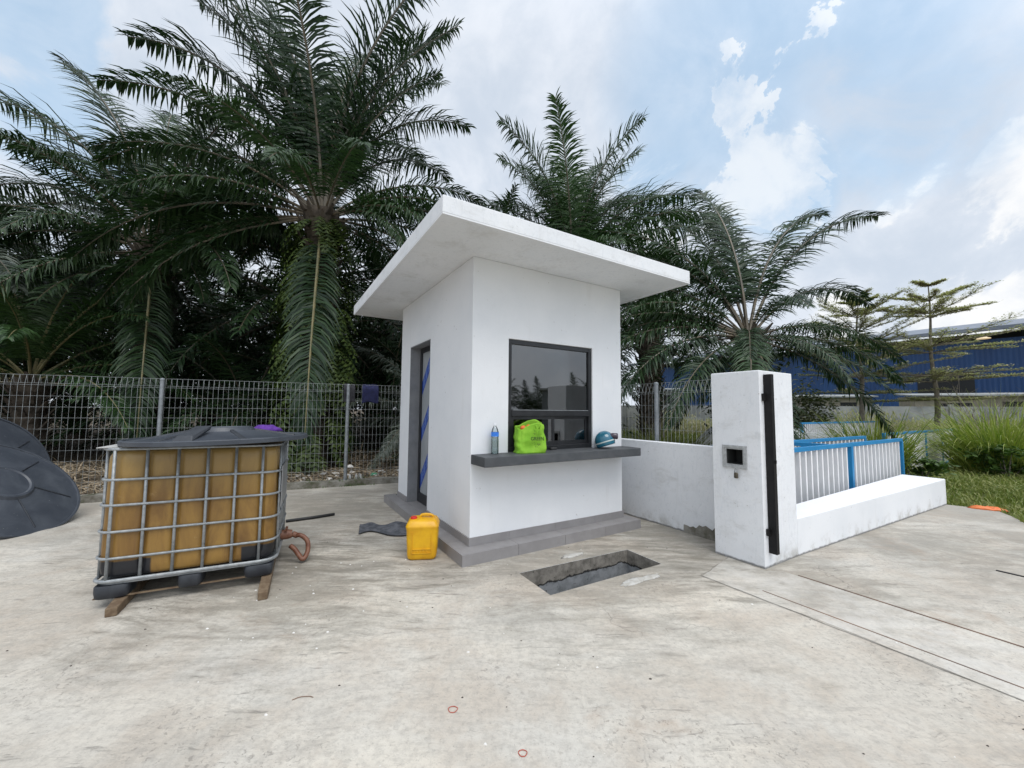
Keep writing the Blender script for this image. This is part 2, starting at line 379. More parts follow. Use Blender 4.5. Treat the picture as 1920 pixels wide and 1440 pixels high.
M['shrub'] = leafm('shrub_leaf', (.02, .04, .015), (.045, .075, .025), .45, .12)
M['weed'] = leafm('weed_leaf', (.05, .10, .02), (.10, .17, .035), .5, .2)
M['grass'] = leafm('grass_blade', (.11, .16, .03), (.25, .26, .08), .55, .25, .5)
M['tallgrass'] = leafm('tall_grass_blade', (.08, .15, .022), (.30, .33, .075), .5, .3, .7)
M['olive'] = leafm('olive_leaf', (.30, .27, .17), (.46, .41, .29), .7, .35, .9)
M['thicket'] = leafm('thicket_leaf', (.035, .055, .02), (.11, .12, .05), .6, .15)
M['litter'] = leafm('dead_leaf', (.12, .08, .05), (.36, .29, .20), .8, .05, 1.5)
M['bark'] = mat('grey_bark', (.15, .13, .11), .9, vary=(.24, .21, .17), vscale=6, bump=.5)
M['deadtwig'] = mat('dead_twig', (.20, .17, .13), .9)
M['bluepaint'] = mat('blue_paint', (.010, .19, .42), .45, vary=(.015, .22, .47), vscale=4, bump=.05)
M['whitepaint'] = mat('white_paint', (.82, .81, .81), .5, vary=(.75, .74, .74), vscale=5)

def ground_fn(nt, oc, c, bs):
    x = nt.sep(oc)
    n1 = nt.noise(oc, .35, 6, .6, .4); n2 = nt.noise(oc, 4.5, 8, .7); n3 = nt.noise(oc, 24, 5, .7)
    dirt = nt.mix(nt.rng(n2, .35, .65), (.055, .043, .03), (.15, .12, .085))
    dirt = nt.mix(nt.rng(n3, .62, .72, 0, .7), dirt, (.34, .31, .26))
    gr = nt.mix(nt.rng(n2, .35, .65), (.075, .10, .028), (.18, .18, .07))
    f = nt.rng(nt.math('ADD', x[0], nt.math('MULTIPLY', nt.math('SUBTRACT', n1, .5), 5)), 2.5, 5.0)
    c = nt.mix(f, dirt, gr)
    bp = nt.add('ShaderNodeBump'); bp.inputs['Strength'].default_value = .9; bp.inputs['Distance'].default_value = .05
    nt.put(bp.inputs['Height'], nt.math('ADD', n2, nt.math('MULTIPLY', n3, .5))); nt.put(bs.inputs['Normal'], bp.outputs[0])
    return c
M['ground'] = mat('earth_and_grass', (.1, .1, .1), .95, spec=.2, fn=ground_fn)
def curb_fn(nt, oc, c, bs):
    n = nt.noise(oc, 3.5, 7, .7); c = nt.mix(nt.rng(n, .35, .65), (.12, .11, .085), (.27, .26, .23))
    return nt.mix(nt.rng(nt.noise(oc, 1.8, 6, .7), .48, .62, 0, .8), c, (.045, .055, .02))
M['curb'] = mat('mossy_concrete', (.2, .2, .2), .95, fn=curb_fn, bump=.8, bscale=22)
def pit_fn(nt, oc, c, bs):
    z = nt.sep(nt.add('ShaderNodeNewGeometry').outputs['Position'])[2]
    n = nt.noise(oc, 9, 7, .7); n0 = nt.noise(oc, 2.2, 5, .6, .4)
    c = nt.mix(nt.rng(n, .35, .65), (.11, .10, .085), (.24, .22, .19))
    e = nt.math('ADD', z, nt.math('MULTIPLY', nt.math('SUBTRACT', n0, .5), .16))
    e = nt.math('ADD', e, nt.math('MULTIPLY', nt.math('SUBTRACT', nt.noise(oc, 14, 7, .75), .5), .06))
    paint = nt.mix(nt.rng(n, .4, .7), (.24, .25, .26), (.14, .15, .155))
    c = nt.mix(nt.rng(e, -.13, -.135, 0, 1), c, paint)
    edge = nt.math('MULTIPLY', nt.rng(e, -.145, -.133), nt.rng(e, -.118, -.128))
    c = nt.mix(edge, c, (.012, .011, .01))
    return nt.mix(nt.rng(nt.noise(oc, 30, 3, .6), .66, .72, 0, .8), c, (.03, .03, .025))
M['pit'] = mat('drain_pit_concrete', (.2, .2, .2), .9, fn=pit_fn, bump=.6, bscale=25)
M['rust'] = mat('rusty_steel', (.10, .075, .06), .7, vary=(.22, .12, .07), vscale=2.5)
M['joint'] = mat('joint_dirt', (.18, .165, .14), .95, vary=(.34, .32, .29), vscale=5)
def clad_fn(nt, oc, c, bs):
    x = nt.sep(oc)
    w = nt.math('SINE', nt.math('MULTIPLY', x[0], 2*math.pi/.30))
    bp = nt.add('ShaderNodeBump'); bp.inputs['Strength'].default_value = .45; bp.inputs['Distance'].default_value = .05
    nt.put(bp.inputs['Height'], w); nt.put(bs.inputs['Normal'], bp.outputs[0])
    return nt.mix(nt.rng(nt.noise(nt.mapping(oc, scale=(1, 1, .15)), .8, 5, .6), .35, .65), (.006, .042, .145), (.008, .054, .175))
M['cladding'] = mat('blue_cladding', (.01, .07, .25), .5, fn=clad_fn)
M['roofsheet'] = mat('grey_roof_sheet', (.15, .17, .21), .5, .2, vary=(.20, .22, .26), vscale=.5)
M['darkgap'] = mat('dark_steel_and_shade', (.015, .016, .018), .8)  # dark steel; also paints the shade in the eave gap and openings
M['boundary'] = mat('boundary_concrete', (.36, .37, .36), .9, vary=(.19, .205, .21), vscale=.8, bump=.3, bscale=6)
M['beige'] = mat('beige_render', (.30, .27, .21), .85, vary=(.22, .20, .16), vscale=.9)
M['lampglass'] = mat('lamp_glass', (.9, .8, .6), .4, Emission_Color=(1, .72, .42, 1), Emission_Strength=.5)
M['indoor'] = mat('indoor_plaster', (.42, .43, .43), .8)
M['filmtape'] = mat('blue_film', (.015, .05, .30), .4, vary=(.02, .07, .38), vscale=12)
M['filmtext'] = mat('film_text', (.16, .26, .55), .5)
M['frosted'] = mat('filmed_glass', (.30, .32, .33), .28, vary=(.36, .38, .39), vscale=2)
M['orangecone'] = mat('orange_plastic', (.80, .12, .02), .5, vary=(.7, .2, .06), vscale=6)
M['dark_in'] = mat('dark_recess', (.03, .032, .03), .8)
M['lock'] = mat('brass_padlock', (.14, .12, .085), .45, .7, vary=(.08, .07, .06), vscale=40)
M['chalk'] = mat('white_chip', (.7, .69, .66), .8)
M['stone'] = mat('dark_pebble', (.07, .06, .05), .9)
M['band'] = mat('rubber_band', (.42, .07, .04), .6)
def glassm(name, tint, rough=.02, k_=1.7):
    mt = bpy.data.materials.new(name); mt.use_nodes = True; nt = NT(mt.node_tree); nt.n.clear()
    o = nt.add('ShaderNodeOutputMaterial'); g = nt.add('ShaderNodeBsdfGlossy'); g.inputs['Roughness'].default_value = rough; g.inputs[0].default_value = (1, 1, 1, 1)
    t = nt.add('ShaderNodeBsdfTransparent'); t.inputs[0].default_value = (*tint, 1)
    fr = nt.add('ShaderNodeFresnel'); fr.inputs[0].default_value = 1.5
    ms = nt.add('ShaderNodeMixShader'); nt.l.new(nt.math('MINIMUM', nt.math('MULTIPLY', fr.outputs[0], k_), 1.0), ms.inputs[0]); nt.l.new(t.outputs[0], ms.inputs[1]); nt.l.new(g.outputs[0], ms.inputs[2])
    nt.l.new(ms.outputs[0], o.inputs[0]); return mt
M['glass'] = glassm('tinted_glass', (.26, .28, .28), k_=3.5)
M['bottle'] = glassm('clear_plastic', (.86, .90, .90), .06)
M['water'] = mat('bottle_water', (.62, .70, .70), .05, Transmission_Weight=.85, IOR=1.33, Alpha=1.0)
M['bottlelabel'] = mat('bottle_label', (.02, .14, .62), .45, vary=(.05, .25, .75), vscale=30)
M['whitecap'] = mat('white_cap', (.7, .72, .74), .4)
M['helmet'] = mat('teal_shell', (.008, .10, .16), .14, vary=(.012, .13, .20), vscale=5, Coat_Weight=.5)
M['helmstripe'] = mat('silver_stripe', (.45, .52, .50), .35)
M['visor'] = mat('smoky_visor', (.045, .032, .048), .15)

# ------------------------------------------------------------------ ground
def poly_sheet(name, outer, holes, z, m_):
    bm = bmesh.new(); es = []
    for loop in [outer]+holes:
        vs = [bm.verts.new((p[0], p[1], z)) for p in loop]
        es += [bm.edges.new((vs[i], vs[(i+1) % len(vs)])) for i in range(len(vs))]
    bmesh.ops.triangle_fill(bm, use_beauty=True, use_dissolve=False, edges=es)
    for f in bm.faces:
        f.normal_update()
        if f.normal.z < 0: f.normal_flip()
    me = bpy.data.meshes.new(name); bm.to_mesh(me); bm.free(); me.materials.append(m_)
    o = bpy.data.objects.new(name, me); col.objects.link(o); return o
PIT = [W(.215, -1.035), W(1.515, -1.065), W(1.527, -.63), W(.225, -.56)]
def grow(pts, d):
    c = sum(pts, Vector())/len(pts); return [p+(p-c).normalized()*d for p in pts]
FENA = [(-9.5, 5.76), (2.86, 4.03)]      # left fence line in (a, b)
def fen(a): return FENA[0][1]+(FENA[1][1]-FENA[0][1])*(a-FENA[0][0])/(FENA[1][0]-FENA[0][0])
yard_outer = [W(-11, fen(-11)-.07), W(2.86, fen(2.86)-.07), W(2.86, -1.3), W(7.50, -1.62), Vector((6.99, 6.36, 0)), Vector((7.36, 6.02, 0)), Vector((7.1, 5.6, 0)), Vector((6.73, 5.15, 0)), Vector((7.3, 3.4, 0)), Vector((16, -9, 0)), Vector((-22, -9, 0)), Vector((-22, 2, 0))]
tag(poly_sheet('concrete_yard', yard_outer, [PIT], 0.0, M['concrete']), kind='structure')
tag(poly_sheet('ground', [(-600, -600), (600, -600), (600, 900), (-600, 900)], [grow(PIT, .25)], -.035, M['ground']), kind='structure')
b = B(); D = -.55
for i in range(4):
    p, q = PIT[i], PIT[(i+1) % 4]
    n_ = 14
    for k in range(n_):
        s0 = p.lerp(q, k/n_); s1 = p.lerp(q, (k+1)/n_)
        b.quad((s0.x, s0.y, D), (s1.x, s1.y, D), (s1.x, s1.y, -.001), (s0.x, s0.y, -.001))
b.quad(*[(p.x, p.y, D) for p in PIT])
tag(b.build('drain_pit', M['pit']), kind='structure')
# chipped mortar lumps round the pit
def lump(name, c, r, h, m_, seed, squash=(1, .45), rot=0.):
    rr = random.Random(seed); b = B(); n = 22; rings = []
    for (k, zf) in ((1.0, 0.), (.86, .6), (.55, 1.), (.2, 1.05)):
        rg = []
        for i in range(n):
            an = 2*math.pi*i/n
            w = 1+.35*noise.noise(Vector((math.cos(an)*2+seed, math.sin(an)*2, 0)))+.16*rr.uniform(-1, 1)
            x = r*k*w*math.cos(an)*squash[0]; y = r*k*w*math.sin(an)*squash[1]
            rg.append((c[0]+x*math.cos(rot)-y*math.sin(rot), c[1]+x*math.sin(rot)+y*math.cos(rot), c[2]+h*zf*(1+rr.uniform(-.3, .3))))
        rings.append(rg)
    b.loft(rings, cap=True); return b.build(name, m_, smooth=True)
M['mortar'] = mat('spilled_mortar', (.52, .51, .48), .9, vary=(.40, .38, .34), vscale=20, bump=.8, bscale=40)
for k, (px, py, r_) in enumerate(((1.05, 3.43, .10), (1.22, 3.52, .08), (.62, 4.02, .09))):
    tag(lump('mortar_patch', (px, py, .0005), r_, .007, M['mortar'], 3+k, (1.5, .5), .55), ('pale smear of dried mortar on the near edge of the open drain pit', 'pale mortar smear near the right half of the pit front edge', 'small mortar blob between the tiled step and the drain pit')[k], 'mortar patch', 'mortar smears around the pit')

# gate track, joints
def strip(name, p, q, w, z0, z1, m_):
    p = Vector(p); q = Vector(q); d = (q-p).normalized(); n = Vector((-d.y, d.x, 0))*w/2
    b = B(); N = 24; L_ = (q-p).length
    for k in range(N):
        s0 = p+d*L_*k/N; s1 = p+d*L_*(k+1)/N
        b.box8([(s0-n)+Vector((0, 0, z0)), (s1-n)+Vector((0, 0, z0)), (s1+n)+Vector((0, 0, z0)), (s0+n)+Vector((0, 0, z0)), (s0-n)+Vector((0, 0, z1)), (s1-n)+Vector((0, 0, z1)), (s1+n)+Vector((0, 0, z1)), (s0+n)+Vector((0, 0, z1))])
    return b.build(name, m_)
tag(strip('gate_track', W(2.353, -1.859), W(2.33, -8), .011, -.01, .004, M['rust']), 'thin rusty rail in the concrete beside the pillar, nearer the low wall', 'gate track', 'rails of the sliding gate')
tag(strip('gate_track', W(1.752, -1.852), W(1.73, -8), .011, -.01, .004, M['rust']), 'thin rusty rail in the concrete, nearer the drain pit', 'gate track', 'rails of the sliding gate')
tag(strip('gate_track', W(4.09, -2.75), W(3.98, -8), .028, -.01, .006, M['steelblack']), 'black steel rail in the concrete at the right edge of the picture', 'gate track', 'rails of the sliding gate')
b = B()
def joint(pts, w=.010):
    for i in range(len(pts)-1):
        p, q = pts[i], pts[i+1]; d = (q-p).normalized(); n = Vector((-d.y, d.x, 0))*w/2
        b.quad(*[tuple(Vector((s.x, s.y, .0035))) for s in (p-n, q-n, q+n, p+n)])
def wob(p, q, n, amp, sd_):
    rr = random.Random(sd_); out = []
    for i in range(n+1):
        t = i/n; s = p.lerp(q, t); d = (q-p).normalized(); out.append(s+Vector((-d.y, d.x, 0))*rr.uniform(-amp, amp))
    return out
joint(wob(W(1.59, -1.425), W(1.63, -8), 60, .006, 1), .009)
joint(wob(W(1.59, -1.425), W(2.24, -1.30), 10, .008, 2), .007)
tag(b.build('slab_joint', M['joint']), kind='structure')

def strip_fn(nt, oc, c, bs):
    c = concrete_fn(nt, oc, c, bs)
    return nt.mix(nt.rng(nt.noise(oc, 3.1, 7, .7), .36, .60, .55, .15), c, (.62, .60, .56))
M['pale_strip'] = mat('pale_track_concrete', (.5, .5, .5), .85, spec=.3, fn=strip_fn)
lp = [W(1.60, -1.43)]+wob(W(1.605, -1.5), W(1.64, -8), 50, .008, 4)
rp_ = wob(W(2.33, -1.75), W(2.32, -8), 30, .004, 5)[::-1]+[W(2.2, -1.655), W(2.235, -1.30)]
tag(poly_sheet('track_strip', lp+rp_, [], .0022, M['pale_strip']), kind='structure')

# ------------------------------------------------------------------ guard booth
bo = empty('guard_booth', W(1.07, 1.29)); tag(bo, 'small white plastered guard booth with flat overhanging roof, grey tiled step and black framed window', 'guard booth')
LA, LB = 2.139, 2.583
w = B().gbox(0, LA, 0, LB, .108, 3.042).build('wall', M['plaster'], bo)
cut(w, [B().gbox(.15, LA-.12, .12, LB-.12, .12, 2.95), B().gbox(.434, 1.642, -.2, .3, 1.0, 2.223), B().gbox(-.2, .3, 1.259, 2.118, .10, 2.367)])
md = w.modifiers.new('bevel', 'BEVEL'); md.width = .012; md.segments = 3; md.limit_method = 'ANGLE'; md.angle_limit = R(40)
for p in w.data.polygons: p.use_smooth = False
rf = B().gbox(-.61, 2.637, -.68, 3.39, 3.043, 3.193).build('roof', M['plaster_old'], bo, bevel=.008)
g = B()
for (a0, a1, b0, b1) in ((-.61, 2.637, -.68, -.655), (-.61, -.585, -.655, 3.36), (2.612, 2.637, -.655, 3.36)):
    g.gbox(a0+.001, a1-.001, b0+.001, b1-.001, 3.032, 3.044)
g.build('drip_edge', M['plaster'], bo)
# step and skirting in tiles with real joints
st = B(); core = B()
core.gbox(-.150, 2.24, -.180, 2.76, 0.0, .100)
def cuts(lo, hi, step, start):
    c = [lo]; x = start
    while x < hi-.02:
        if x > lo+.02: c.append(x)
        x += step
    return c+[hi]
ga = .0018
ca = cuts(-.165, 2.254, .6, 2.254-4*.6); cb = cuts(-.195, 2.78, .6, .2)
for i in range(len(ca)-1):       # front band and its tread
    st.gbox(ca[i]+ga, ca[i+1]-ga, -.195, -.182, 0, .1075)
    st.gbox(ca[i]+ga, ca[i+1]-ga, -.1805, .0, .0975, .108)
for i in range(len(cb)-1):       # the door side and the far side
    st.gbox(-.165, -.152, max(cb[i], -.181)+ga, cb[i+1]-ga, 0, .1075)
    st.gbox(-.1505, .0, max(cb[i], .001)+ga, cb[i+1]-ga, .0975, .108)
    st.gbox(2.241, 2.254, max(cb[i], -.181)+ga, cb[i+1]-ga, 0, .1075)
    st.gbox(LA, 2.2405, max(cb[i], .001)+ga, cb[i+1]-ga, .0975, .108)
s_ = st.build('step', M['tile'], bo); core.build('step_core', M['grout'], s_, org=(0, 0, 0))
for ch in s_.children: ch.location = -bo.location
for i in range(len(ca)-1):
    a0, a1 = max(ca[i], -.014), min(ca[i+1], LA+.014)
    if a1 > a0: B().gbox(a0+ga/2, a1-ga/2, -.014, -.0005, .1085, .188).build('skirting', M['tile'], bo)
for (b0, b1) in ((0, .6), (.6, 1.259), (2.118, 2.583)):
    B().gbox(-.014, -.0005, b0+ga/2, b1-ga/2, .1085, .188).build('skirting', M['tile'], bo)
B().gbox(LA+.0005, LA+.014, ga/2, 2.583, .1085, .188).build('skirting', M['tile'], bo)
B().gbox(.0, 2.146, -.303, -.001, .909, 1.004).build('counter', M['counter'], bo, bevel=.006)
B().gbox(.436, 1.640, .0, .118, 1.0005, 1.006).build('sill', M['counter'], bo)
# window
wn = B(); y0, y1 = .018, .075
wn.gbox(.436, .482, y0, y1, 1.007, 2.221); wn.gbox(1.594, 1.640, y0, y1, 1.007, 2.221)
wn.gbox(.4825, 1.5935, y0, y1, 2.172, 2.221); wn.gbox(.4825, 1.5935, y0, y1, 1.007, 1.055); wn.gbox(.4825, 1.5935, y0-.004, y1, 1.385, 1.450)
wf = wn.build('window', M['blackalu'], bo, bevel=.003)
def child(bd, name, m_, par, **kw):
    o = bd.build(name, m_, None, org=bo.location, **kw); o.parent = par; return o
sash = B()
for (a0, a1, yy) in ((.486, 1.075, .03), (1.045, 1.592, .052)):
    sash.gbox(a0, a0+.032, yy, yy+.02, 1.056, 1.384); sash.gbox(a1-.032, a1, yy, yy+.02, 1.056, 1.384)
    sash.gbox(a0+.0325, a1-.0325, yy, yy+.02, 1.056, 1.10); sash.gbox(a0+.0325, a1-.0325, yy, yy+.02, 1.35, 1.384)
child(sash, 'sash', M['blackalu'], wf)
child(B().gbox(.483, 1.593, .04, .045, 1.451, 2.171), 'pane', M['glass'], wf)
child(B().gbox(.518, 1.043, .038, .042, 1.10, 1.35), 'pane', M['glass'], wf)
child(B().gbox(1.077, 1.56, .060, .064, 1.10, 1.35), 'pane', M['glass'], wf)
# thin bright bead under the big pane
child(B().gbox(.50, 1.58, .0115, .0138, 1.4505, 1.456), 'glazing_bead', M['galv'], wf)
# door on the left side
dj = B(); dj.gbox(.001, .149, 2.106, 2.1175, .109, 2.366); dj.gbox(.001, .149, 1.2595, 1.271, .109, 2.366); dj.gbox(.001, .149, 1.2715, 2.1055, 2.355, 2.3665)
dj.build('door_jamb', M['jamb'], bo)
B().gbox(.0, .19, 1.272, 2.105, .1085, .112).build('threshold', M['tile'], bo)
dr = B(); x0, x1 = .150, .195
dr.gbox(x0, x1, 2.045, 2.118, .113, 2.366); dr.gbox(x0, x1, 1.26, 1.332, .113, 2.366); dr.gbox(x0, x1, 1.3325, 2.0445, 2.285, 2.366); dr.gbox(x0, x1, 1.3325, 2.0445, .113, .25)
dr = dr.build('door', M['blackalu'], bo, bevel=.003)
child(B().gbox(.170, .176, 1.3325, 2.0445, .25, 2.285), 'pane', M['frosted'], dr)
tp = B()
def dstripe(bd, zc, th, x=.1685, b0=1.34, b1=2.04, slope=1.15):
    bd.quad(W(x, b1, zc), W(x, b0, zc+slope*(b1-b0)), W(x, b0, zc+slope*(b1-b0)+th), W(x, b1, zc+th))
for zc in (.30, .98, 1.66): dstripe(tp, zc, .20, b0=1.34 if zc < 1.5 else 1.52)
child(tp, 'protective_tape', M['filmtape'], dr)
tt = B()
for zc in (.30, .98, 1.66):
    for k in range(5):
        bb = 2.0-.10*k
        if bb < 1.6: break
        for j in range(3):
            z_ = zc+1.15*(2.04-bb)+.04+j*.045
            tt.quad(W(.167, bb, z_), W(.167, bb-.065, z_+.075), W(.167, bb-.065, z_+.099), W(.167, bb, z_+.024))
child(tt, 'tape_lettering', M['filmtext'], dr)
child(B().gbox(.135, .150, 1.29, 1.31, 1.0, 1.25), 'handle', M['galv'], dr)
# interior floor and a switch box on the far wall
B().gbox(.196, LA-.121, .121, LB-.121, .109, .118).build('floor_tiles', M['tile'], bo)
B().gbox(LA-.135, LA-.1205, .9, 1.1, 1.3, 1.55).build('switch_box', M['whiteplastic'], bo)

# ------------------------------------------------------------------ gate pillar, low wall, side wall
PO = W(2.57, -1.40)
pl = empty('gate_pillar', PO); tag(pl, 'tall white plastered gate pillar with a small square niche and black steel channel', 'pillar')
def wedge(pts4, z0s, z1s): return B().box8([(p[0], p[1], z) for p, z in zip(pts4, z0s)]+[(p[0], p[1], z) for p, z in zip(pts4, z1s)])
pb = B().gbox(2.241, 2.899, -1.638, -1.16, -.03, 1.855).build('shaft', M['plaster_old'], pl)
cut(pb, [B().gbox(2.1, 2.42, -1.478, -1.302, .93, 1.085)])
md = pb.modifiers.new('bevel', 'BEVEL'); md.width = .008; md.segments = 2; md.limit_method = 'ANGLE'; md.angle_limit = R(40)
nb = B(); A0 = 2.226
def ringframe(bd, b0, b1, z0, z1, t, a0, a1):
    bd.gbox(a0, a1, b0, b1, z0, z0+t); bd.gbox(a0, a1, b0, b1, z1-t, z1); bd.gbox(a0, a1, b0, b0+t, z0+t, z1-t); bd.gbox(a0, a1, b1-t, b1, z0+t, z1-t)
ringframe(nb, -1.508, -1.272, .895, 1.118, .022, 2.222, 2.240)
ringframe(nb, -1.487, -1.293, .917, 1.097, .016, 2.230, 2.2405)
nf = nb.build('niche_frame', M['nichealu'], pl)
li = B(); li.gbox(2.25, 2.415, -1.4775, -1.470, .9305, 1.0845); li.gbox(2.25, 2.415, -1.31, -1.3025, .9305, 1.0845); li.gbox(2.25, 2.415, -1.4695, -1.3105, .9305, .936); li.gbox(2.25, 2.415, -1.4695, -1.3105, 1.079, 1.0845); li.gbox(2.4155, 2.4195, -1.4775, -1.3025, .931, 1.084)
o = li.build('niche_lining', M['dark_in'], pl)
ch = B()   # U channel: web and two flanges, mouth to the right
bf = -1.640
ch.gbox(2.315, 2.320, bf-.070, bf-.001, .135, 1.815); ch.gbox(2.3205, 2.365, bf-.070, bf-.065, .135, 1.815); ch.gbox(2.3205, 2.40, bf-.006, bf-.001, .135, 1.815)
cho = ch.build('steel_channel', M['steelblack'], pl, bevel=.001)
br = B(); br.gbox(2.275, 2.3145, bf-.022, bf-.001, 1.56, 1.63); br.gbox(2.275, 2.3145, bf-.022, bf-.001, .30, .36); br.gbox(2.33, 2.35, bf-.080, bf-.0705, .97, 1.0)
br.build('channel_bracket', M['steelblack'], pl)
# padlock
pk = empty('padlock', W(2.215, -1.41, .82)); tag(pk, 'small tarnished padlock hanging open from the niche in the white pillar', 'padlock')
rings = []
for (z, s) in ((.80, .6), (.803, .9), (.812, 1.), (.845, 1.), (.853, .85), (.856, .5)):
    rings.append([W(2.211+.010*s*math.cos(t), -1.412+.021*s*math.sin(t), z) for t in [2*math.pi*k/16 for k in range(16)]])
B().loft(rings).build('body', M['lock'], pk, smooth=True)
B().tube([W(2.211, -1.412+.014*math.cos(t), .853+.042*math.sin(t)) for t in [math.pi*k/12 for k in range(13)]], .0035).build('shackle', M['galv'], pk, smooth=True)

LW0 = W(2.90, -1.638); LW1 = Vector((6.99, 6.36, 0)); dl = (LW1-LW0); ln = Vector((-dl.y, dl.x, 0)).normalized()
lw = empty('low_wall', LW0); tag(lw, 'low white plastered wall running away from the right side of the pillar', 'low wall')
wid0, wid1 = .29, .52
pts = [LW0, LW1, LW1+ln*wid1, LW0+ln*wid0]
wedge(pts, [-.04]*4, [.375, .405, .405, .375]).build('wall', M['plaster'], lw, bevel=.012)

sw = empty('side_wall', W(2.67, 1.5)); tag(sw, 'chest high white plastered wall between the booth and the pillar', 'wall')
B().gbox(2.60, 2.74, -1.158, 4.0, -.04, 1.05).build('wall', M['plaster_old'], sw, bevel=.006)
# broken render at its foot near the pillar
bk = B(); rr = random.Random(5)
top = [(b_, .06+.05*rr.random()+.05*max(0, 1-abs(b_+.95)/.35)) for b_ in [-1.155+.04*k for k in range(16)]]
for i in range(len(top)-1):
    bk.box8([W(2.585, top[i][0], -.01), W(2.585, top[i+1][0], -.01), W(2.5995, top[i+1][0], -.01), W(2.5995, top[i][0], -.01), W(2.59, top[i][0], top[i][1]), W(2.59, top[i+1][0], top[i+1][1]), W(2.5995, top[i+1][0], top[i+1][1]), W(2.5995, top[i][0], top[i][1])])
bk.build('bare_mortar', M['curb'], sw)

# ------------------------------------------------------------------ wire fences
def fence(root_label, P0, P1, posts, ztop, z0, sp, hz, nrm, cat='fence', fold=.055, name='mesh_fence'):
    P0 = Vector(P0); P1 = Vector(P1); d = (P1-P0); L_ = d.length; d.normalize(); nrm = Vector(nrm).normalized()
    root = empty(name, (P0+P1)/2); tag(root, root_label, cat)
    ts = sorted([0, L_]+[t for t in posts if 0 < t < L_])
    for i in range(len(ts)-1):
        t0, t1 = ts[i]+.03, ts[i+1]-.03
        pb_ = B(); r_ = .0020
        n = max(1, int(round((t1-t0)/sp)))
        for k in range(n+1):
            p = P0+d*(t0+(t1-t0)*k/n)
            jj = nrm*.002
            pb_.tube([p+Vector((0, 0, z0)), p+Vector((0, 0, ztop-.15)), p+nrm*fold+Vector((0, 0, ztop)), p+nrm*fold*2+Vector((0, 0, ztop-.12))], r_, 4, cap=False)
        def hw(z, off=0, r2=.0021):
            a_ = P0+d*t0+nrm*off+Vector((0, 0, z)); b_ = P0+d*t1+nrm*off+Vector((0, 0, z)); n2 = 4
            pb_.tube([a_.lerp(b_, q/n2) for q in range(n2+1)], r2, 4, cap=False)
        hw(ztop, fold, .0026); hw(ztop-.12, fold*2); hw(ztop-.15)
        z = ztop-.15-hz
        while z > z0: hw(z); z -= hz
        pb_.build('wire_panel', M['wire'], root, recalc=False)
    for t in posts:
        p = P0+d*t
        c = B().tube([p-nrm*.03+Vector((0, 0, -.05)), p-nrm*.03+Vector((0, 0, ztop-.03))], .03, 14)
        c.lathe([(.034, 0), (.034, .02), (.02, .035), (.0, .04)], 14, p-nrm*.03+Vector((0, 0, ztop-.03)))
        c.build('post', M['galvpost'], root, smooth=True, angle=40)
    return root
d_l = (W(2.86, fen(2.86))-W(-9.5, fen(-9.5))).normalized(); nl = Vector((-d_l.y, d_l.x, 0))
P0 = W(-9.5, fen(-9.5)); P1 = W(2.80, fen(2.80))
def tof(a): return (W(a, fen(a))-P0).length
fence('tall wire mesh fence along the back of the yard in front of the palm grove', P0, P1, [tof(-6.1), tof(-3.27), tof(-.48), tof(2.3)], 1.92, .13, .072, .165, nl, fold=.03)
fence('wire mesh fence with folded top standing behind the white side wall', W(2.86, -1.15), W(2.86, 3.95), [1.15, 4.6], 1.85, .10, .062, .165, u1, name='mesh_fence')
# kerb under the long fence
cb_ = B(); n = 70
for k in range(n):
    a0 = -10.5+(2.8+10.5)*k/n; a1 = -10.5+(2.8+10.5)*(k+1)/n
    h0 = .10+.02*noise.noise(Vector((a0*3, 0, 0))); h1 = .10+.02*noise.noise(Vector((a1*3, 0, 0)))
    j0 = .012*noise.noise(Vector((a0*5, 3, 0))); j1 = .012*noise.noise(Vector((a1*5, 3, 0)))
    cb_.box8([W(a0, fen(a0)-.13+j0, -.05), W(a1, fen(a1)-.13+j1, -.05), W(a1, fen(a1)+.1, -.05), W(a0, fen(a0)+.1, -.05), W(a0, fen(a0)-.12+j0, h0), W(a1, fen(a1)-.12+j1, h1), W(a1, fen(a1)+.1, h1), W(a0, fen(a0)+.1, h0)])
tag(cb_.build('kerb', M['curb']), kind='structure')

# ------------------------------------------------------------------ clothes on the fence
def hung(name, label, cat, a, wdt, zt, drop, m_, sd_):
    rr = random.Random(sd_); P = W(a, fen(a)); b = B(); nx, nz = 12, 14
    verts = []
    for side in (0, 1):
        for j in range(nz+1):
            for i in range(nx+1):
                u = (i/nx-.5)*wdt; v = j/nz
                h = drop*(1 if side == 0 else .55)
                off = (-.075 if side == 0 else .075)*min(1, v*4)+.012*noise.noise(Vector((u*22, v*2.5, sd_+side)))
                sag = .015*math.sin(i/nx*math.pi*2.2+sd_)*v+.01*noise.noise(Vector((u*9, 0, sd_)))
                verts.append(P+d_l*(u*(1+.03*v))+nl*(.055+off)+Vector((0, 0, zt+.012-h*v+sag)))
    for side in (0, 1):
        o_ = side*(nx+1)*(nz+1)
        for j in range(nz):
            for i in range(nx):
                b.f.append((o_+j*(nx+1)+i, o_+j*(nx+1)+i+1, o_+(j+1)*(nx+1)+i+1, o_+(j+1)*(nx+1)+i)); b.m.append(0)
    for i in range(nx):
        k2 = (nx+1)*(nz+1); b.f.append((i, i+1, k2+i+1, k2+i)); b.m.append(0)
    b.v = [tuple(v) for v in verts]
    o = b.build(name, m_, smooth=True, recalc=False); md = o.modifiers.new('s', 'SOLIDIFY'); md.thickness = .006
    tag(o, label, cat); return o
hung('hanging_cloth', 'dark charcoal cloth hanging over the fence top at a post', 'cloth', -.46, .20, 1.92, .36, M['cloth_dark'], 2)
hung('hanging_cloth', 'navy blue cloth hanging over the fence top beside the booth', 'cloth', -.08, .30, 1.92, .36, M['cloth_navy'], 5)

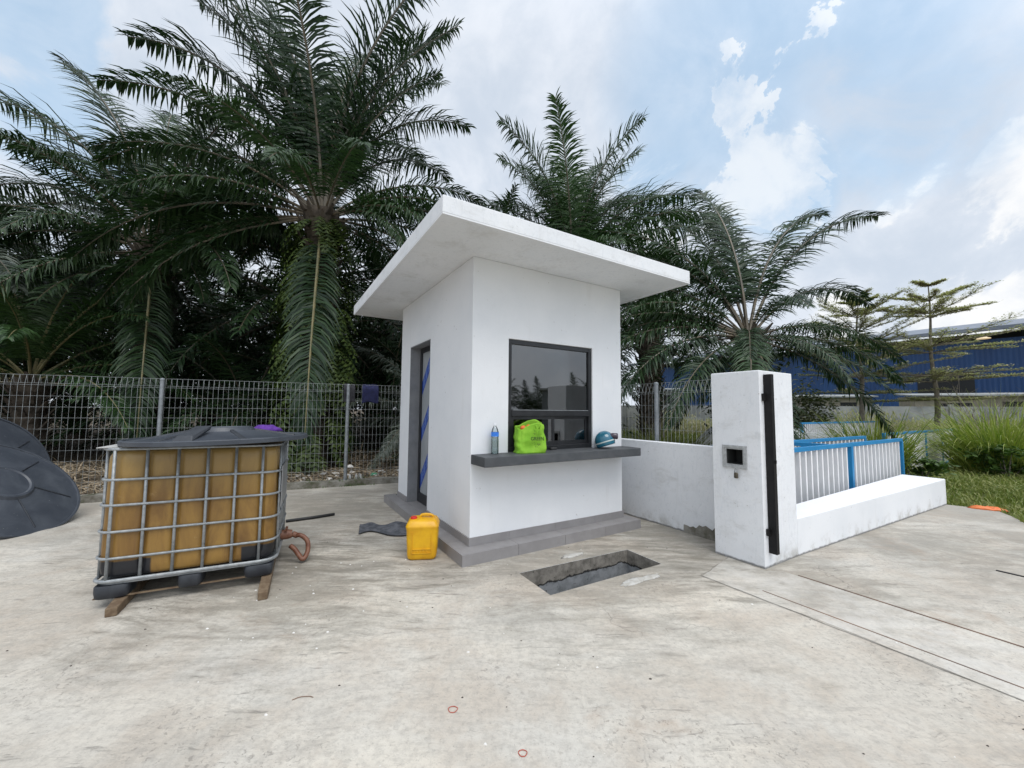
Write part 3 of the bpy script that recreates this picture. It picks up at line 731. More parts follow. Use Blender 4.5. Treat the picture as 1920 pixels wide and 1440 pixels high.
# ------------------------------------------------------------------ IBC tote
PH = 1.118; TO = Vector((-2.903, 2.883, 0)); te = Vector((math.sin(PH), math.cos(PH), 0)); tn = Vector((-te.y, te.x, 0))
def T(x, y, z=0): return TO+te*x+tn*y+Vector((0, 0, z))
SP = .185; X0, X1, Y0, Y1 = -.085, 1.05, 0.0, 1.0
tr = empty('ibc_tote', TO, (0, 0, math.atan2(te.y, te.x))); tag(tr, 'large amber plastic liquid tank in a grey steel cage on a pallet', 'tank')
def Lc(bd, name, m_, par=tr, **kw): o = bd.build(name, m_, None, org=(0, 0, 0), **kw); o.parent = par; return o
def rrect(x0, x1, y0, y1, r, n=6):
    out = []
    for (cx, cy, a0) in ((x1-r, y0+r, -90), (x1-r, y1-r, 0), (x0+r, y1-r, 90), (x0+r, y0+r, 180)):
        for k in range(n+1):
            an = R(a0+90*k/n); out.append((cx+r*math.cos(an), cy+r*math.sin(an)))
    return out
def densify(pts, step):
    out = []
    for i in range(len(pts)):
        p = Vector(pts[i]); q = Vector(pts[(i+1) % len(pts)]); n = max(1, int((q-p).length/step))
        for k in range(n): out.append(tuple(p.lerp(q, k/n)))
    return out
base = densify(rrect(X0+.014, X1-.014, Y0+.014, Y1-.014, .11), .018)
cxm, cym = (X0+X1)/2, (Y0+Y1)/2
colx = [SP*i for i in range(6)]; coly = [.12+SP*.95*i for i in range(5)]
rings = []
zs = [(.205, .93), (.212, .965), (.235, .99), (.28, 1.), (.36, 1.), (.5, 1.), (.62, 1.), (.76, 1.), (.9, 1.), (1.03, 1.), (1.085, .992), (1.115, .965), (1.13, .92), (1.136, .80)]
for (z, s) in zs:
    rg = []
    for (x, y) in base:
        ins = 0
        if abs(y-Y0) < .03 or abs(y-Y1) < .03:
            for c in colx: ins = max(ins, math.exp(-((x-c)/.019)**2))
            ny = .028*ins*(1 if .24 < z < 1.1 else .25); y2 = y+(ny if y < cym else -ny); x2 = x
        elif abs(x-X0) < .03 or abs(x-X1) < .03:
            for c in coly: ins = max(ins, math.exp(-((y-c)/.019)**2))
            nx_ = .028*ins*(1 if .24 < z < 1.1 else .25); x2 = x+(nx_ if x < cxm else -nx_); y2 = y
        else: x2, y2 = x, y
        bulge = 1+.006*math.sin(z*5)
        rg.append((cxm+(x2-cxm)*s*bulge, cym+(y2-cym)*s*bulge, z))
    rings.append(rg)
Lc(B().loft(rings), 'tank', M['tank'], smooth=True, angle=50)
cg = B(); peri = rrect(X0, X1, Y0, Y1, .11, 6)
for z in (.354, .542, .732, .916, 1.138):
    cg.tube([(x, y, z) for x, y in densify(peri, .12)], .0098, 8, closed=True)
for c in colx:
    for y in (Y0+.006, Y1-.006): cg.tube([(c, y, .20), (c, y, .6), (c, y, 1.146)], .0105, 8)
for c in coly:
    for x in (X0+.006, X1-.006): cg.tube([(x, c, .20), (x, c, .6), (x, c, 1.146)], .0105, 8)
Lc(cg, 'cage', M['galv'], smooth=True)
bf_ = B(); bf_.tube([(x, y, .195) for x, y in densify(peri, .12)], .013, 8, closed=True)
pin = rrect(X0+.02, X1-.02, Y0+.02, Y1-.02, .10, 6)
bf_.loft([[(x, y, .165) for x, y in pin], [(x, y, .182) for x, y in pin]])
Lc(bf_, 'base_frame', M['galv'], smooth=True, angle=40)
for (fx, fy) in ((.03, .1), (.48, .1), (.93, .1), (.03, .9), (.48, .9), (.93, .9), (.03, .5), (.93, .5)):
    fr = []
    wx = .10 if abs(fx-.48) > .1 else .075
    for (z, s) in ((.07, .86), (.078, .95), (.12, 1), (.158, 1), (.164, .96)):
        rr2 = rrect(fx-wx*s, fx+wx*s, fy-.10*s, fy+.10*s, .035, 4); fr.append([(x, y, z) for x, y in rr2])
    Lc(B().loft(fr), 'pallet_foot', M['foot'], smooth=True, angle=50)
sl_ = B()
for yy in (.035, .5, .965): sl_.box(-.07, 1.02, yy-.008, yy+.008, .0705, .080)
Lc(sl_, 'skid_bar', M['wood'])
pp = B(); pp.box(1.060, 1.0635, .10, .62, .60, .95)
Lc(pp, 'label_plate', M['plate'])
pp = B()
for k in range(4): pp.box(1.0640, 1.0645, .14, .55-.05*k, .88-k*.05, .893-k*.05)
vl = B(); vl.tube([(1.0, .5, .25), (1.10, .5, .25), (1.14, .5, .25)], [.045, .045, .035], 16); vl.tube([(1.14, .5, .25), (1.18, .5, .228)], .026, 14); vl.box(1.08, 1.10, .44, .56, .295, .31)
Lc(vl, 'valve', M['hose'], smooth=True, angle=40)
# flat white sheet on top, sticking out to the left
sh = B(); sh.box(-.11, .45, .02, .9, 1.148, 1.153)
o = sh.build('plastic_sheet', M['whiteplastic'], None, org=(0, 0, 0)); o.location = TO; o.rotation_euler = tr.rotation_euler
tag(o, 'thin dirty white plastic sheet under the lid on the amber tank', 'sheet')

# ------------------------------------------------------------------ round black tank lids
def make_lid(Rr, apex=.11, rw=1.0):
    root = empty('tank_lid')
    prof = [(Rr-.008, -.028), (Rr, -.024), (Rr, .006), (Rr-.006, .012), (Rr-.022, .012), (Rr-.028, .0), (Rr-.09, .002), (.36*Rr, apex-.02), (.345*Rr, apex-.005), (.33*Rr, apex+.01), (.30*Rr, apex+.012), (.28*Rr, apex), (.1*Rr, apex+.004), (.0001, apex+.005)]
    lb = B().lathe(prof, 72)
    o = lb.build('panel', M['lid'], None, smooth=True, angle=35); o.parent = root
    for k in range(6):
        rb = B()
        an = 2*math.pi*k/6+.5; c_, s_ = math.cos(an), math.sin(an)
        r0, r1 = .36*Rr, Rr-.10; z0, z1 = apex-.02, .0
        w0, w1 = .02*rw, .028*rw
        def q(r, w_, z): return (r*c_-w_*s_, r*s_+w_*c_, z)
        rb.box8([q(r0, -w0, z0-.01), q(r1, -w1, z1-.01), q(r1, w1, z1-.01), q(r0, w0, z0-.01), q(r0, -w0*.6, z0+.014), q(r1, -w1*.6, z1+.012), q(r1, w1*.6, z1+.012), q(r0, w0*.6, z0+.014)])
        o = rb.build('rib', M['foot'], None, bevel=.004); o.parent = root
    return root
G_LID = 'round black plastic tank lids'
l0 = make_lid(.65, .08)
c0 = Vector((-2.51, 3.42, 1.192)); l0.location = c0; l0.rotation_euler = (R(-1.0), R(-.6), .9)
tag(l0, 'round black plastic lid lying flat on top of the amber tank', 'lid', G_LID)
hb = B(); # hatch hump on its near side
for (dx, dy) in ((0, 0),):
    hb.box8([(-.075, -.54, .0), (.075, -.54, .0), (.045, -.27, .075), (-.045, -.27, .075), (-.05, -.50, .045), (.05, -.50, .045), (.06, -.27, .112), (-.06, -.27, .112)])
o = hb.build('hatch', M['foot'], None, bevel=.008); o.parent = l0; o.rotation_euler = (0, 0, -.9+.15)
def place_lid(c, az, tilt, Rr, label):
    l = make_lid(Rr, .09, .45)
    h = Vector((math.cos(az), math.sin(az), 0)); up = Vector((-math.sin(az)*math.cos(tilt), math.cos(az)*math.cos(tilt), math.sin(tilt)))
    n_ = h.cross(up)
    l.rotation_euler = Matrix((h, up, n_)).transposed().to_euler(); l.location = c; tag(l, label, 'lid', G_LID); return l
place_lid(Vector((-5.99, 4.63, .50)), 1.60, .775, .75, 'round black plastic lid leaning at the left edge, the front one of the two')
place_lid(Vector((-6.78, 5.04, .66)), 1.56, 1.19, .75, 'round black plastic lid leaning steeply behind the front one at the left edge')

wtk = empty('water_tank', (-7.82, 4.95, 0)); tag(wtk, 'round black plastic water tank the two lids lean on, beyond the left edge', 'water tank')
pf = [(.80, 0)]
for k in range(9): pf += [(.82, .02+.13*k), (.82, .09+.13*k), (.80, .10+.13*k), (.80, .14+.13*k)]
o = B().lathe(pf+[(.74, 1.30), (.3, 1.36), (.3, 1.42), (.0001, 1.43)], 48).build('body', M['lid'], None, smooth=True, angle=35); o.parent = wtk
# purple rag on the lid
rg = lump('rag', (-2.36, 3.78, 1.225), .10, .05, M['cloth_purple'], 11, (1.1, .6), .3); tag(rg, 'crumpled purple rag on the back of the lid over the amber tank', 'rag')
# timber bearers
for k, (p, q, lab) in enumerate(((T(.09, -.14), T(.06, .95), 'grey timber bearer sticking out under the left end of the amber tank'), (T(1.0, -.30), T(.96, .95), 'grey timber bearer sticking out under the right end of the amber tank'))):
    d = (q-p).normalized(); n_ = Vector((-d.y, d.x, 0)); b = B()
    N = 10; rings = []
    for i in range(N+1):
        s = p.lerp(q, i/N); ww = .036+.003*noise.noise(Vector((i*.9, k, 0))); hh = .066+.003*noise.noise(Vector((i*.7, k, 4)))
        if i == 0: ww *= .9; hh *= .9
        rings.append([s-n_*ww, s+n_*ww, s+n_*ww+Vector((0, 0, hh)), s-n_*ww+Vector((0, 0, hh))])
    b.loft(rings); tag(b.build('timber_bearer', M['wood'], bevel=.006), lab, 'timber', 'timbers under the tank')
# hose loop and stick
hs = [T(1.17, .5, .225), T(1.20, .48, .235), T(1.24, .47, .215), T(1.275, .45, .17), T(1.28, .42, .10), T(1.26, .39, .05), T(1.235, .38, .04), T(1.205, .40, .075), T(1.17, .43, .12), T(1.13, .46, .15)]
def smooth(pts, n=6):
    out = []; P = [Vector(p) for p in pts]
    for i in range(len(P)-1):
        p0, p1, p2, p3 = P[max(i-1, 0)], P[i], P[i+1], P[min(i+2, len(P)-1)]
        for k in range(n):
            t = k/n; out.append(.5*((2*p1)+(-p0+p2)*t+(2*p0-5*p1+4*p2-p3)*t*t+(-p0+3*p1-3*p2+p3)*t**3))
    out.append(P[-1]); return out
tag(B().tube(smooth(hs), .021, 10).build('hose', M['hose'], smooth=True), 'short brown hose curling from the outlet of the amber tank', 'hose')
tag(B().tube([Vector((-2.86, 5.06, .02)), Vector((-2.6, 5.23, .022)), Vector((-2.40, 5.41, .02))], .018, 8).build('black_pipe', M['rubber'], smooth=True), 'thin black pipe lying on the concrete behind the amber tank', 'pipe')

# ------------------------------------------------------------------ jerrycan
jo = Vector((-.872, 3.965, 0)); jr = empty('jerrycan', jo, (0, 0, R(7))); tag(jr, 'yellow plastic jerrycan with red cap standing by the booth step', 'jerrycan')
def se(x, y, hx, hy, z, e=.32, n=40, fr=None):
    out = []
    for k in range(n):
        t = 2*math.pi*k/n; c_, s_ = math.cos(t), math.sin(t)
        px = hx*math.copysign(abs(c_)**e, c_); py = hy*math.copysign(abs(s_)**e, s_)
        out.append((x+px, y+py, z))
    return out
rg_ = [se(0, 0, .10, .08, 0), se(0, 0, .125, .10, .004), se(0, 0, .138, .112, .02), se(0, 0, .142, .116, .05), se(0, 0, .146, .118, .12), se(0, 0, .150, .12, .20), se(0, 0, .152, .121, .27), se(0, 0, .158, .126, .305), se(0, 0, .160, .128, .315), se(0, .0, .156, .124, .325), se(0, .004, .142, .110, .355), se(0, .008, .128, .096, .372), se(0, .012, .10, .07, .378)]
b = B().loft(rg_)
o = b.build('body', M['yellow'], None, smooth=True, angle=60); o.parent = jr
# moulded panel lines on the front, and the raised base marks
b = B()
for (x0, x1, z0, z1) in ((-.095, -.088, .07, .27), (.088, .095, .07, .27), (-.088, .088, .068, .075), (-.088, .088, .105, .111)):
    b.box(x0, x1, -.126, -.112, z0, z1)
for k in range(4): b.box(-.05+k*.03, -.036+k*.03, -.125, -.112, .082, .096)
o = b.build('moulding', M['yellow'], None, bevel=.002); o.parent = jr
hd = B().tube(smooth([(.105, .01, .355), (.09, .01, .392), (.04, .01, .405), (-.015, .01, .400), (-.035, .01, .372)], 5), .013, 10)
o = hd.build('handle', M['yellow'], None, smooth=True); o.parent = jr
cpb = B().lathe([(.034, 0), (.034, .006), (.03, .008), (.03, .034), (.027, .038), (.0001, .038)], 20, (-.088, -.03, .358))
for k in range(20):
    an = 2*math.pi*k/20; cpb.box(-.088+.0295*math.cos(an)-.001, -.088+.0295*math.cos(an)+.002, -.03+.0295*math.sin(an)-.001, -.03+.0295*math.sin(an)+.002, .367, .393)
o = cpb.build('cap', M['redcap'], None, smooth=True, angle=40); o.parent = jr
# crumpled grey mat on the yard
nx, ny = 26, 16; b = B(); rr = random.Random(4)
org_m = Vector((-1.87, 4.93, 0)); e1 = Vector((.60, .03, 0)); e2 = Vector((.12, -.34, 0))
for j in range(ny+1):
    for i in range(nx+1):
        u = i/nx; v = j/ny
        p = org_m+e1*u+e2*v*(1-.25*math.sin(u*6))+Vector((0, 0, .012+.035*max(0, noise.noise(Vector((u*4, v*3, 1.5))))+.05*math.exp(-((u-.72)**2/.02+(v-.25)**2/.1))))
        p += e2*(.12*noise.noise(Vector((u*3, 0, 9))))+e1*(.05*noise.noise(Vector((0, v*4, 5))))
        b.v.append(tuple(p))
for j in range(ny):
    for i in range(nx): b.f.append((j*(nx+1)+i, j*(nx+1)+i+1, (j+1)*(nx+1)+i+1, (j+1)*(nx+1)+i)); b.m.append(0)
o = b.build('floor_mat', M['matgrey'], smooth=True, recalc=False); md = o.modifiers.new('s', 'SOLIDIFY'); md.thickness = .012
tag(o, 'crumpled dark grey mat lying on the concrete by the booth door', 'mat')

# ------------------------------------------------------------------ things on the counter
CZ = 1.0045
bt = empty('water_bottle', W(.235, -.07, CZ)); tag(bt, 'clear plastic water bottle with a blue label on the grey counter', 'bottle')
prof = [(.028, 0), (.036, .004), (.039, .012), (.0385, .06), (.037, .064), (.0385, .07), (.037, .088), (.0385, .094), (.037, .112), (.0385, .118), (.0385, .15), (.034, .16), (.0385, .172), (.0385, .215), (.037, .225), (.030, .252), (.018, .274), (.0135, .282), (.0135, .292)]
prof = [(r*1.02, z*1.0) for r, z in prof]
o = B().lathe(prof, 28).build('body', M['bottle'], None, smooth=True); o.parent = bt
o = B().lathe([(.030, .003), (.036, .012), (.0362, .10), (.0365, .16), (.0365, .17), (.0001, .1705)], 28).build('water', M['water'], None, smooth=True, angle=40); o.parent = bt
o = B().lathe([(.0402, .178), (.0402, .222)], 28); o.f = o.f[:28]; o.m = o.m[:28]; o = o.build('label_band', M['bottlelabel'], None, smooth=True, recalc=False); o.parent = bt
o = B().lathe([(.0165, .287), (.0165, .304), (.015, .307), (.0001, .307)], 20).build('cap', M['whitecap'], None, smooth=True, angle=40); o.parent = bt

# lime shopping bag
bg_o = W(.625, -.12, CZ); bgr = empty('shopping_bag', bg_o, (0, 0, GROT-R(14))); bgr.scale = (1.06, 1.06, 1.12); tag(bgr, 'lime green fabric shopping bag with black print on the grey counter', 'bag')
def bagpt(u, v, side):      # u across -1..1, v up 0..1
    hw = .155*(1-.10*v)+.004*noise.noise(Vector((v*3, u, 2))); dp = .085*(1-.25*v)
    top = .255+.028*math.sin(u*2.4+.6)+.02*noise.noise(Vector((u*2.1, side, 5)))
    z = v*top
    return hw, dp, z
nU, nV = 64, 22; b = B()
for j in range(nV+1):
    v = j/nV
    for i in range(nU):
        t = 2*math.pi*i/nU; c_, s_ = math.cos(t), math.sin(t)
        u = math.copysign(abs(c_)**.35, c_)
        hw, dp, z = bagpt(u, v, 0 if s_ < 0 else 1)
        x = hw*u; y = dp*math.copysign(abs(s_)**.35, s_)
        wr = .010*noise.noise(Vector((x*16, z*14, y*8+3)))+.006*noise.noise(Vector((x*40, z*22, 7)))
        if s_ > .0: z *= 1.10
        if v < .06: wr *= .3
        b.v.append((x+wr*c_*1.2, y+wr*math.copysign(1, s_)*1.3+(.012*math.sin(z*26+x*12)*(1-abs(u)) if s_ < 0 and z < .1 else 0), z))
for j in range(nV):
    for i in range(nU): b.f.append((j*nU+i, j*nU+(i+1) % nU, (j+1)*nU+(i+1) % nU, (j+1)*nU+i)); b.m.append(0)
b.f.append(tuple(range(nU))[::-1]); b.m.append(0)
o = b.build('body', M['bag'], None, smooth=True, recalc=False); o.parent = bgr; md = o.modifiers.new('s', 'SOLIDIFY'); md.thickness = .003
hd = B()
for (sx_, yy) in ((-1, -.088), (1, -.088)):
    pts_ = smooth([(.055+.012*sx_, yy, .225), (.058+.03*sx_, yy-.018, .262), (.06+.02*sx_, yy-.02, .235), (.062+.012*sx_, yy-.016, .185)], 5)
    for i in range(len(pts_)-1):
        p, q = pts_[i], pts_[i+1]; hd.box8([p+Vector((-.009, -.001, 0)), p+Vector((.009, -.001, 0)), p+Vector((.009, .001, 0)), p+Vector((-.009, .001, 0)), q+Vector((-.009, -.001, 0)), q+Vector((.009, -.001, 0)), q+Vector((.009, .001, 0)), q+Vector((-.009, .001, 0))])
o = hd.build('handle', M['bag'], None); o.parent = bgr
ct = B()
for k in range(3):
    ct.lathe([(.0001, .0), (.022, .008), (.03, .03), (.022, .05), (.0001, .055)], 14, (-.07+.06*k, -.01, .20+.01*(k % 2)))
o = ct.build('contents', M['orangeish'], None, smooth=True); o.parent = bgr
# print: the word and a ring of small doodle marks, laid on the front cloth
def textmesh(name, s, size, m_, align='CENTER'):
    cu = bpy.data.curves.new(name, 'FONT'); cu.body = s; cu.size = size; cu.align_x = align; cu.align_y = 'CENTER'; cu.extrude = .0004; cu.offset = .0006
    t = bpy.data.objects.new(name, cu); col.objects.link(t); bpy.context.view_layer.update()
    me = bpy.data.meshes.new_from_object(t.evaluated_get(bpy.context.evaluated_depsgraph_get())); bpy.data.objects.remove(t)
    me.materials.clear(); me.materials.append(m_); return me
def on_front(me):
    """bend a flat print on to the bag's front cloth: x across, y up"""
    for v in me.vertices:
        x, y, d_ = v.co
        v.co = Vector((x, -.1015-.0+d_*-1-.016*max(0, .0)+.075*max(0, y)*.22, y))
me = textmesh('print', 'GREEN', .044, M['bagprint'])
for v in me.vertices: v.co.x += .045; v.co.y += .135
bm = bmesh.new(); bm.from_mesh(me)
rr = random.Random(12)
words = ['MY', 'BAG', 'GO', 'ECO', 'WE', 'ALL', 'LOVE', 'OUR', 'LIFE', 'ART', 'LEAF', 'EARTH', 'CARE', 'REUSE']
for k in range(44):
    an = rr.uniform(0, 2*math.pi); rad = rr.uniform(.042, .072)
    x = .045+rad*1.0*math.cos(an); y = .137+rad*1.12*math.sin(an)
    if abs(y-.135) < .024 and abs(x-.045) < .062: continue
    s = rr.uniform(.003, .0065); ang = rr.uniform(0, 3.14); n = rr.choice((3, 4, 5, 8)); vs = []
    ring_ = rr.random() < .45
    for q in range(n):
        t = 2*math.pi*q/n+ang; r_ = s*(1 if q % 2 else rr.uniform(.4, .9)); vs.append(bm.verts.new((x+r_*math.cos(t), y+r_*math.sin(t)*.9, .001)))
    try: bm.faces.new(vs)
    except Exception: pass
bm.to_mesh(me); bm.free(); on_front(me)
for v in me.vertices: v.co.y -= .006
po = bpy.data.objects.new('print', me); col.objects.link(po); po.parent = bgr

# helmet lying on its side
ho = W(1.72, -.145, CZ); hr = empty('helmet', ho, (0, 0, R(-8))); tag(hr, 'teal motorcycle helmet with a silver stripe at the right end of the counter', 'helmet')
hb_ = B(); n = 40; rings = []
ax_ = Vector((.30, -.12, -.95)).normalized()
ref = Vector((0, 1, 0)); e_a = ax_.cross(ref).normalized(); e_b = ax_.cross(e_a)
hc = Vector((-.015, 0, .086))
for k in range(1, 19):
    th_ = R(k*6.6); r_ = .118*math.sin(th_)
    if th_ > R(90): r_ = .118*(1-.10*((th_-R(90))/R(30))**2)
    h_ = -.122*math.cos(th_) if th_ <= R(90) else .118*(th_-R(90))*1.0
    rings.append([hc+ax_*h_+e_a*(r_*1.0*math.cos(t))+e_b*(r_*.90*math.sin(t)) for t in [2*math.pi*q/n for q in range(n)]])
hb_.loft(rings, cap=False); n0 = len(hb_.v); hb_.v.append(tuple(hc-ax_*.1222))
for q in range(n): hb_.f.append((n0, (q+1) % n, q)); hb_.m.append(0)
o = hb_.build('shell', M['helmet'], None, smooth=True); o.parent = hr; md = o.modifiers.new('s', 'SOLIDIFY'); md.thickness = .012; md.offset = -1
inn = B().loft([[hc+ax_*.02+e_a*.1*math.cos(t)+e_b*.09*math.sin(t) for t in [2*math.pi*q/24 for q in range(24)]], [hc+ax_*.04+e_a*.102*math.cos(t)+e_b*.092*math.sin(t) for t in [2*math.pi*q/24 for q in range(24)]]]).build('padding', M['rubber'], None, smooth=True); inn.parent = hr
sp_ = B(); k = [math.cos(R(8)), math.sin(R(8))]
s_ring = []
for q in range(n+1):
    t = 2*math.pi*q/n; s_ring.append(t)
for q in range(n):
    t0, t1 = s_ring[q], s_ring[q+1]
    def rp(t, h_, e_): return hc+ax_*h_+e_a*((.118+e_)*math.cos(t))+e_b*((.118+e_)*.90*math.sin(t))
    sp_.quad(rp(t0, .006, .0014), rp(t1, .006, .0014), rp(t1, .020, .0012), rp(t0, .020, .0012))
o = sp_.build('stripe', M['helmstripe'], None, smooth=True); o.parent = hr
vv = B(); vv.tube([(.045, -.03, .150), (.07, -.032, .150), (.125, -.034, .148), (.132, -.034, .148)], [.03, .035, .036, .030], 18)
o = vv.build('visor_roll', M['visor'], None, smooth=True, angle=50); o.parent = hr
bl = B(); rr_ = rrect(-.045, .045, -.02, .02, .012, 4)
bl.loft([[(x*.95, y*.9, 0) for x, y in rr_], [(x, y, .006) for x, y in rr_], [(x, y, .022) for x, y in rr_], [(x*.9, y*.8, .028) for x, y in rr_]])
o = bl.build('window_latch', M['rubber'], None, smooth=True, angle=50); o.location = W(1.02, -.02, 1.0065); o.rotation_euler = (0, 0, GROT); tag(o, 'small black block lying on the counter in front of the window', 'block')

# ------------------------------------------------------------------ blue and white railings by the drain
def railing(label, A_, B_, ztop, zbot, bars, posts, group='blue and white railings by the drain', dense=False, solid=False):
    A_ = Vector(A_); B_ = Vector(B_); d = B_-A_; L_ = d.length; d.normalize(); n_ = Vector((-d.y, d.x, 0))
    root = empty('railing', (A_+B_)/2); tag(root, label, 'railing', group)
    def bx(bd, t0, t1, y0, y1, z0, z1): bd.box(t0, t1, y0, y1, z0, z1, lambda x, y, z: A_+d*x+n_*y+Vector((0, 0, z)))
    t = B(); bx(t, 0, L_, -.03, .03, ztop-.055, ztop); t.build('top_rail', M['bluepaint'], root, bevel=.003)
    t = B(); bx(t, 0, L_, -.03, .03, zbot, zbot+.05); t.build('bottom_rail', M['bluepaint'], root)
    for p in posts:
        t = B(); bx(t, p-.035, p+.035, -.036, .036, -.05, ztop-.056); t.build('post', M['bluepaint'], root, bevel=.003)
    if solid:
        t = B(); bx(t, .04, L_-.04, -.01, .01, zbot+.051, ztop-.057); t.build('panel', M['whitepaint'], root)
    else:
        k = 0; x = .10
        while x < L_-.05:
            if min(abs(x-p) for p in posts) > .07:
                t = B(); bx(t, x-.017, x+.017, -.028, .028, zbot+.051, ztop-.057); t.build('bar', M['whitepaint'], root)
            x += bars
    return root
railing('long blue and white barred railing directly behind the low wall', W(3.0, -1.17), W(8.10, -1.165), 1.0, .10, .165, [.035, 2.77, 5.06])
railing('blue and white barred railing on the far side of the drain, behind the long one', W(3.4, -.47), W(8.42, -.56), 1.0, .10, .165, [.035, 2.6, 4.98])
railing('short blue and white side railing joining the two drain railings', W(5.18, -1.12), W(5.12, -.52), 1.0, .10, .15, [.3])
railing('distant blue and white railing between the two clumps of tall grass', W(10.2, -.36), W(16.6, -.33), 1.0, .0, .12, [.035, 1.5, 3.2, 4.8, 6.3], solid=True)
railing('farthest blue and white railing behind the tall grass', W(13.5, 2.6), W(20.5, 2.6), 1.12, .3, .16, [.035, 3.4, 6.9])

# ------------------------------------------------------------------ palms
def frond_mesh(name, L_, e0, bend, seed, npair=84, leaf=.15, mats=None, droop=1.0, wl=.042, twist=0., segs=3, petiole=.17):
    """one pinnate leaf growing from the origin towards +X, in real gravity"""
    rr = random.Random(seed); N = 22; pts = []; p = Vector((0, 0, 0)); lat = rr.uniform(-.13, .13)
    es = []; yaw = 0
    for i in range(N+1):
        s = i/N; e = e0-bend*(s**1.25); es.append(e); pts.append(p.copy())
        yaw = lat*s*s+twist*s
        p = p+Vector((math.cos(e)*math.cos(yaw), math.cos(e)*math.sin(yaw), math.sin(e)))*(L_/N)
    b = B(); rad = [.042*(1-.9*(i/N))*L_/6+.004 for i in range(N+1)]
    b.tube(pts, rad, 5, mi=1)
    def at(s):
        x = s*N; i = min(int(x), N-1); f = x-i
        q = pts[i].lerp(pts[i+1], f); t = (pts[min(i+1, N)]-pts[max(i-1, 0)]).normalized() if i > 0 else (pts[1]-pts[0]).normalized()
        return q, t
    for k in range(npair):
        s = petiole+(1-petiole)*(k+.5)/npair; sl_ = (s-petiole)/(1-petiole)
        q, t = at(s)
        hz = Vector((0, 1, 0)); sd_ = t.cross(Vector((0, 0, 1)))
        sd_ = sd_.normalized() if sd_.length > .15 else hz
        if sd_.y > 0: sd_ = -sd_
        nr = sd_.cross(t).normalized()
        ll = L_*leaf*(.42+.58*math.sin(math.pi*min(1, sl_*.92+.10)**.8))*(1 if sl_ < .9 else .8)
        for side in (-1, 1):
            phi = R(74-34*sl_+rr.uniform(-9, 9)); psi = R(rr.choice((-16, 8, 30))+rr.uniform(-9, 9))
            if rr.random() < .03: continue
            dr = (t*math.cos(phi)+(sd_*side*math.cos(psi)+nr*math.sin(psi))*math.sin(phi)).normalized()
            wv = (t-dr*t.dot(dr)).normalized()
            wv = (wv*math.cos(.5)+dr.cross(wv)*math.sin(.5)*side*rr.uniform(-.5, 1)).normalized()
            l2 = ll*rr.uniform(.82, 1.1); w_ = wl*L_/6*rr.uniform(.8, 1.15)
            pr = [q]; dd = dr.copy(); wds = [.45, 1., .8, .0] if segs == 3 else [.7, 1., .0]
            for g_ in range(segs):
                pr.append(pr[-1]+dd*(l2/segs)); dd = (dd+Vector((0, 0, -1))*droop*rr.uniform(.28, .62)).normalized()
            n0 = len(b.v)
            for g_ in range(segs+1):
                hw = w_*.5*wds[g_]
                if g_ == segs: b.v.append(tuple(pr[g_]))
                else: b.v.append(tuple(pr[g_]-wv*hw)); b.v.append(tuple(pr[g_]+wv*hw))
            for g_ in range(segs):
                i0 = n0+2*g_
                if g_ == segs-1: b.f.append((i0, i0+1, i0+2))
                else: b.f.append((i0, i0+1, i0+3, i0+2))
                b.m.append(0)
    return b.mesh(name, mats or [M['palm'], M['rachis']], smooth=False)

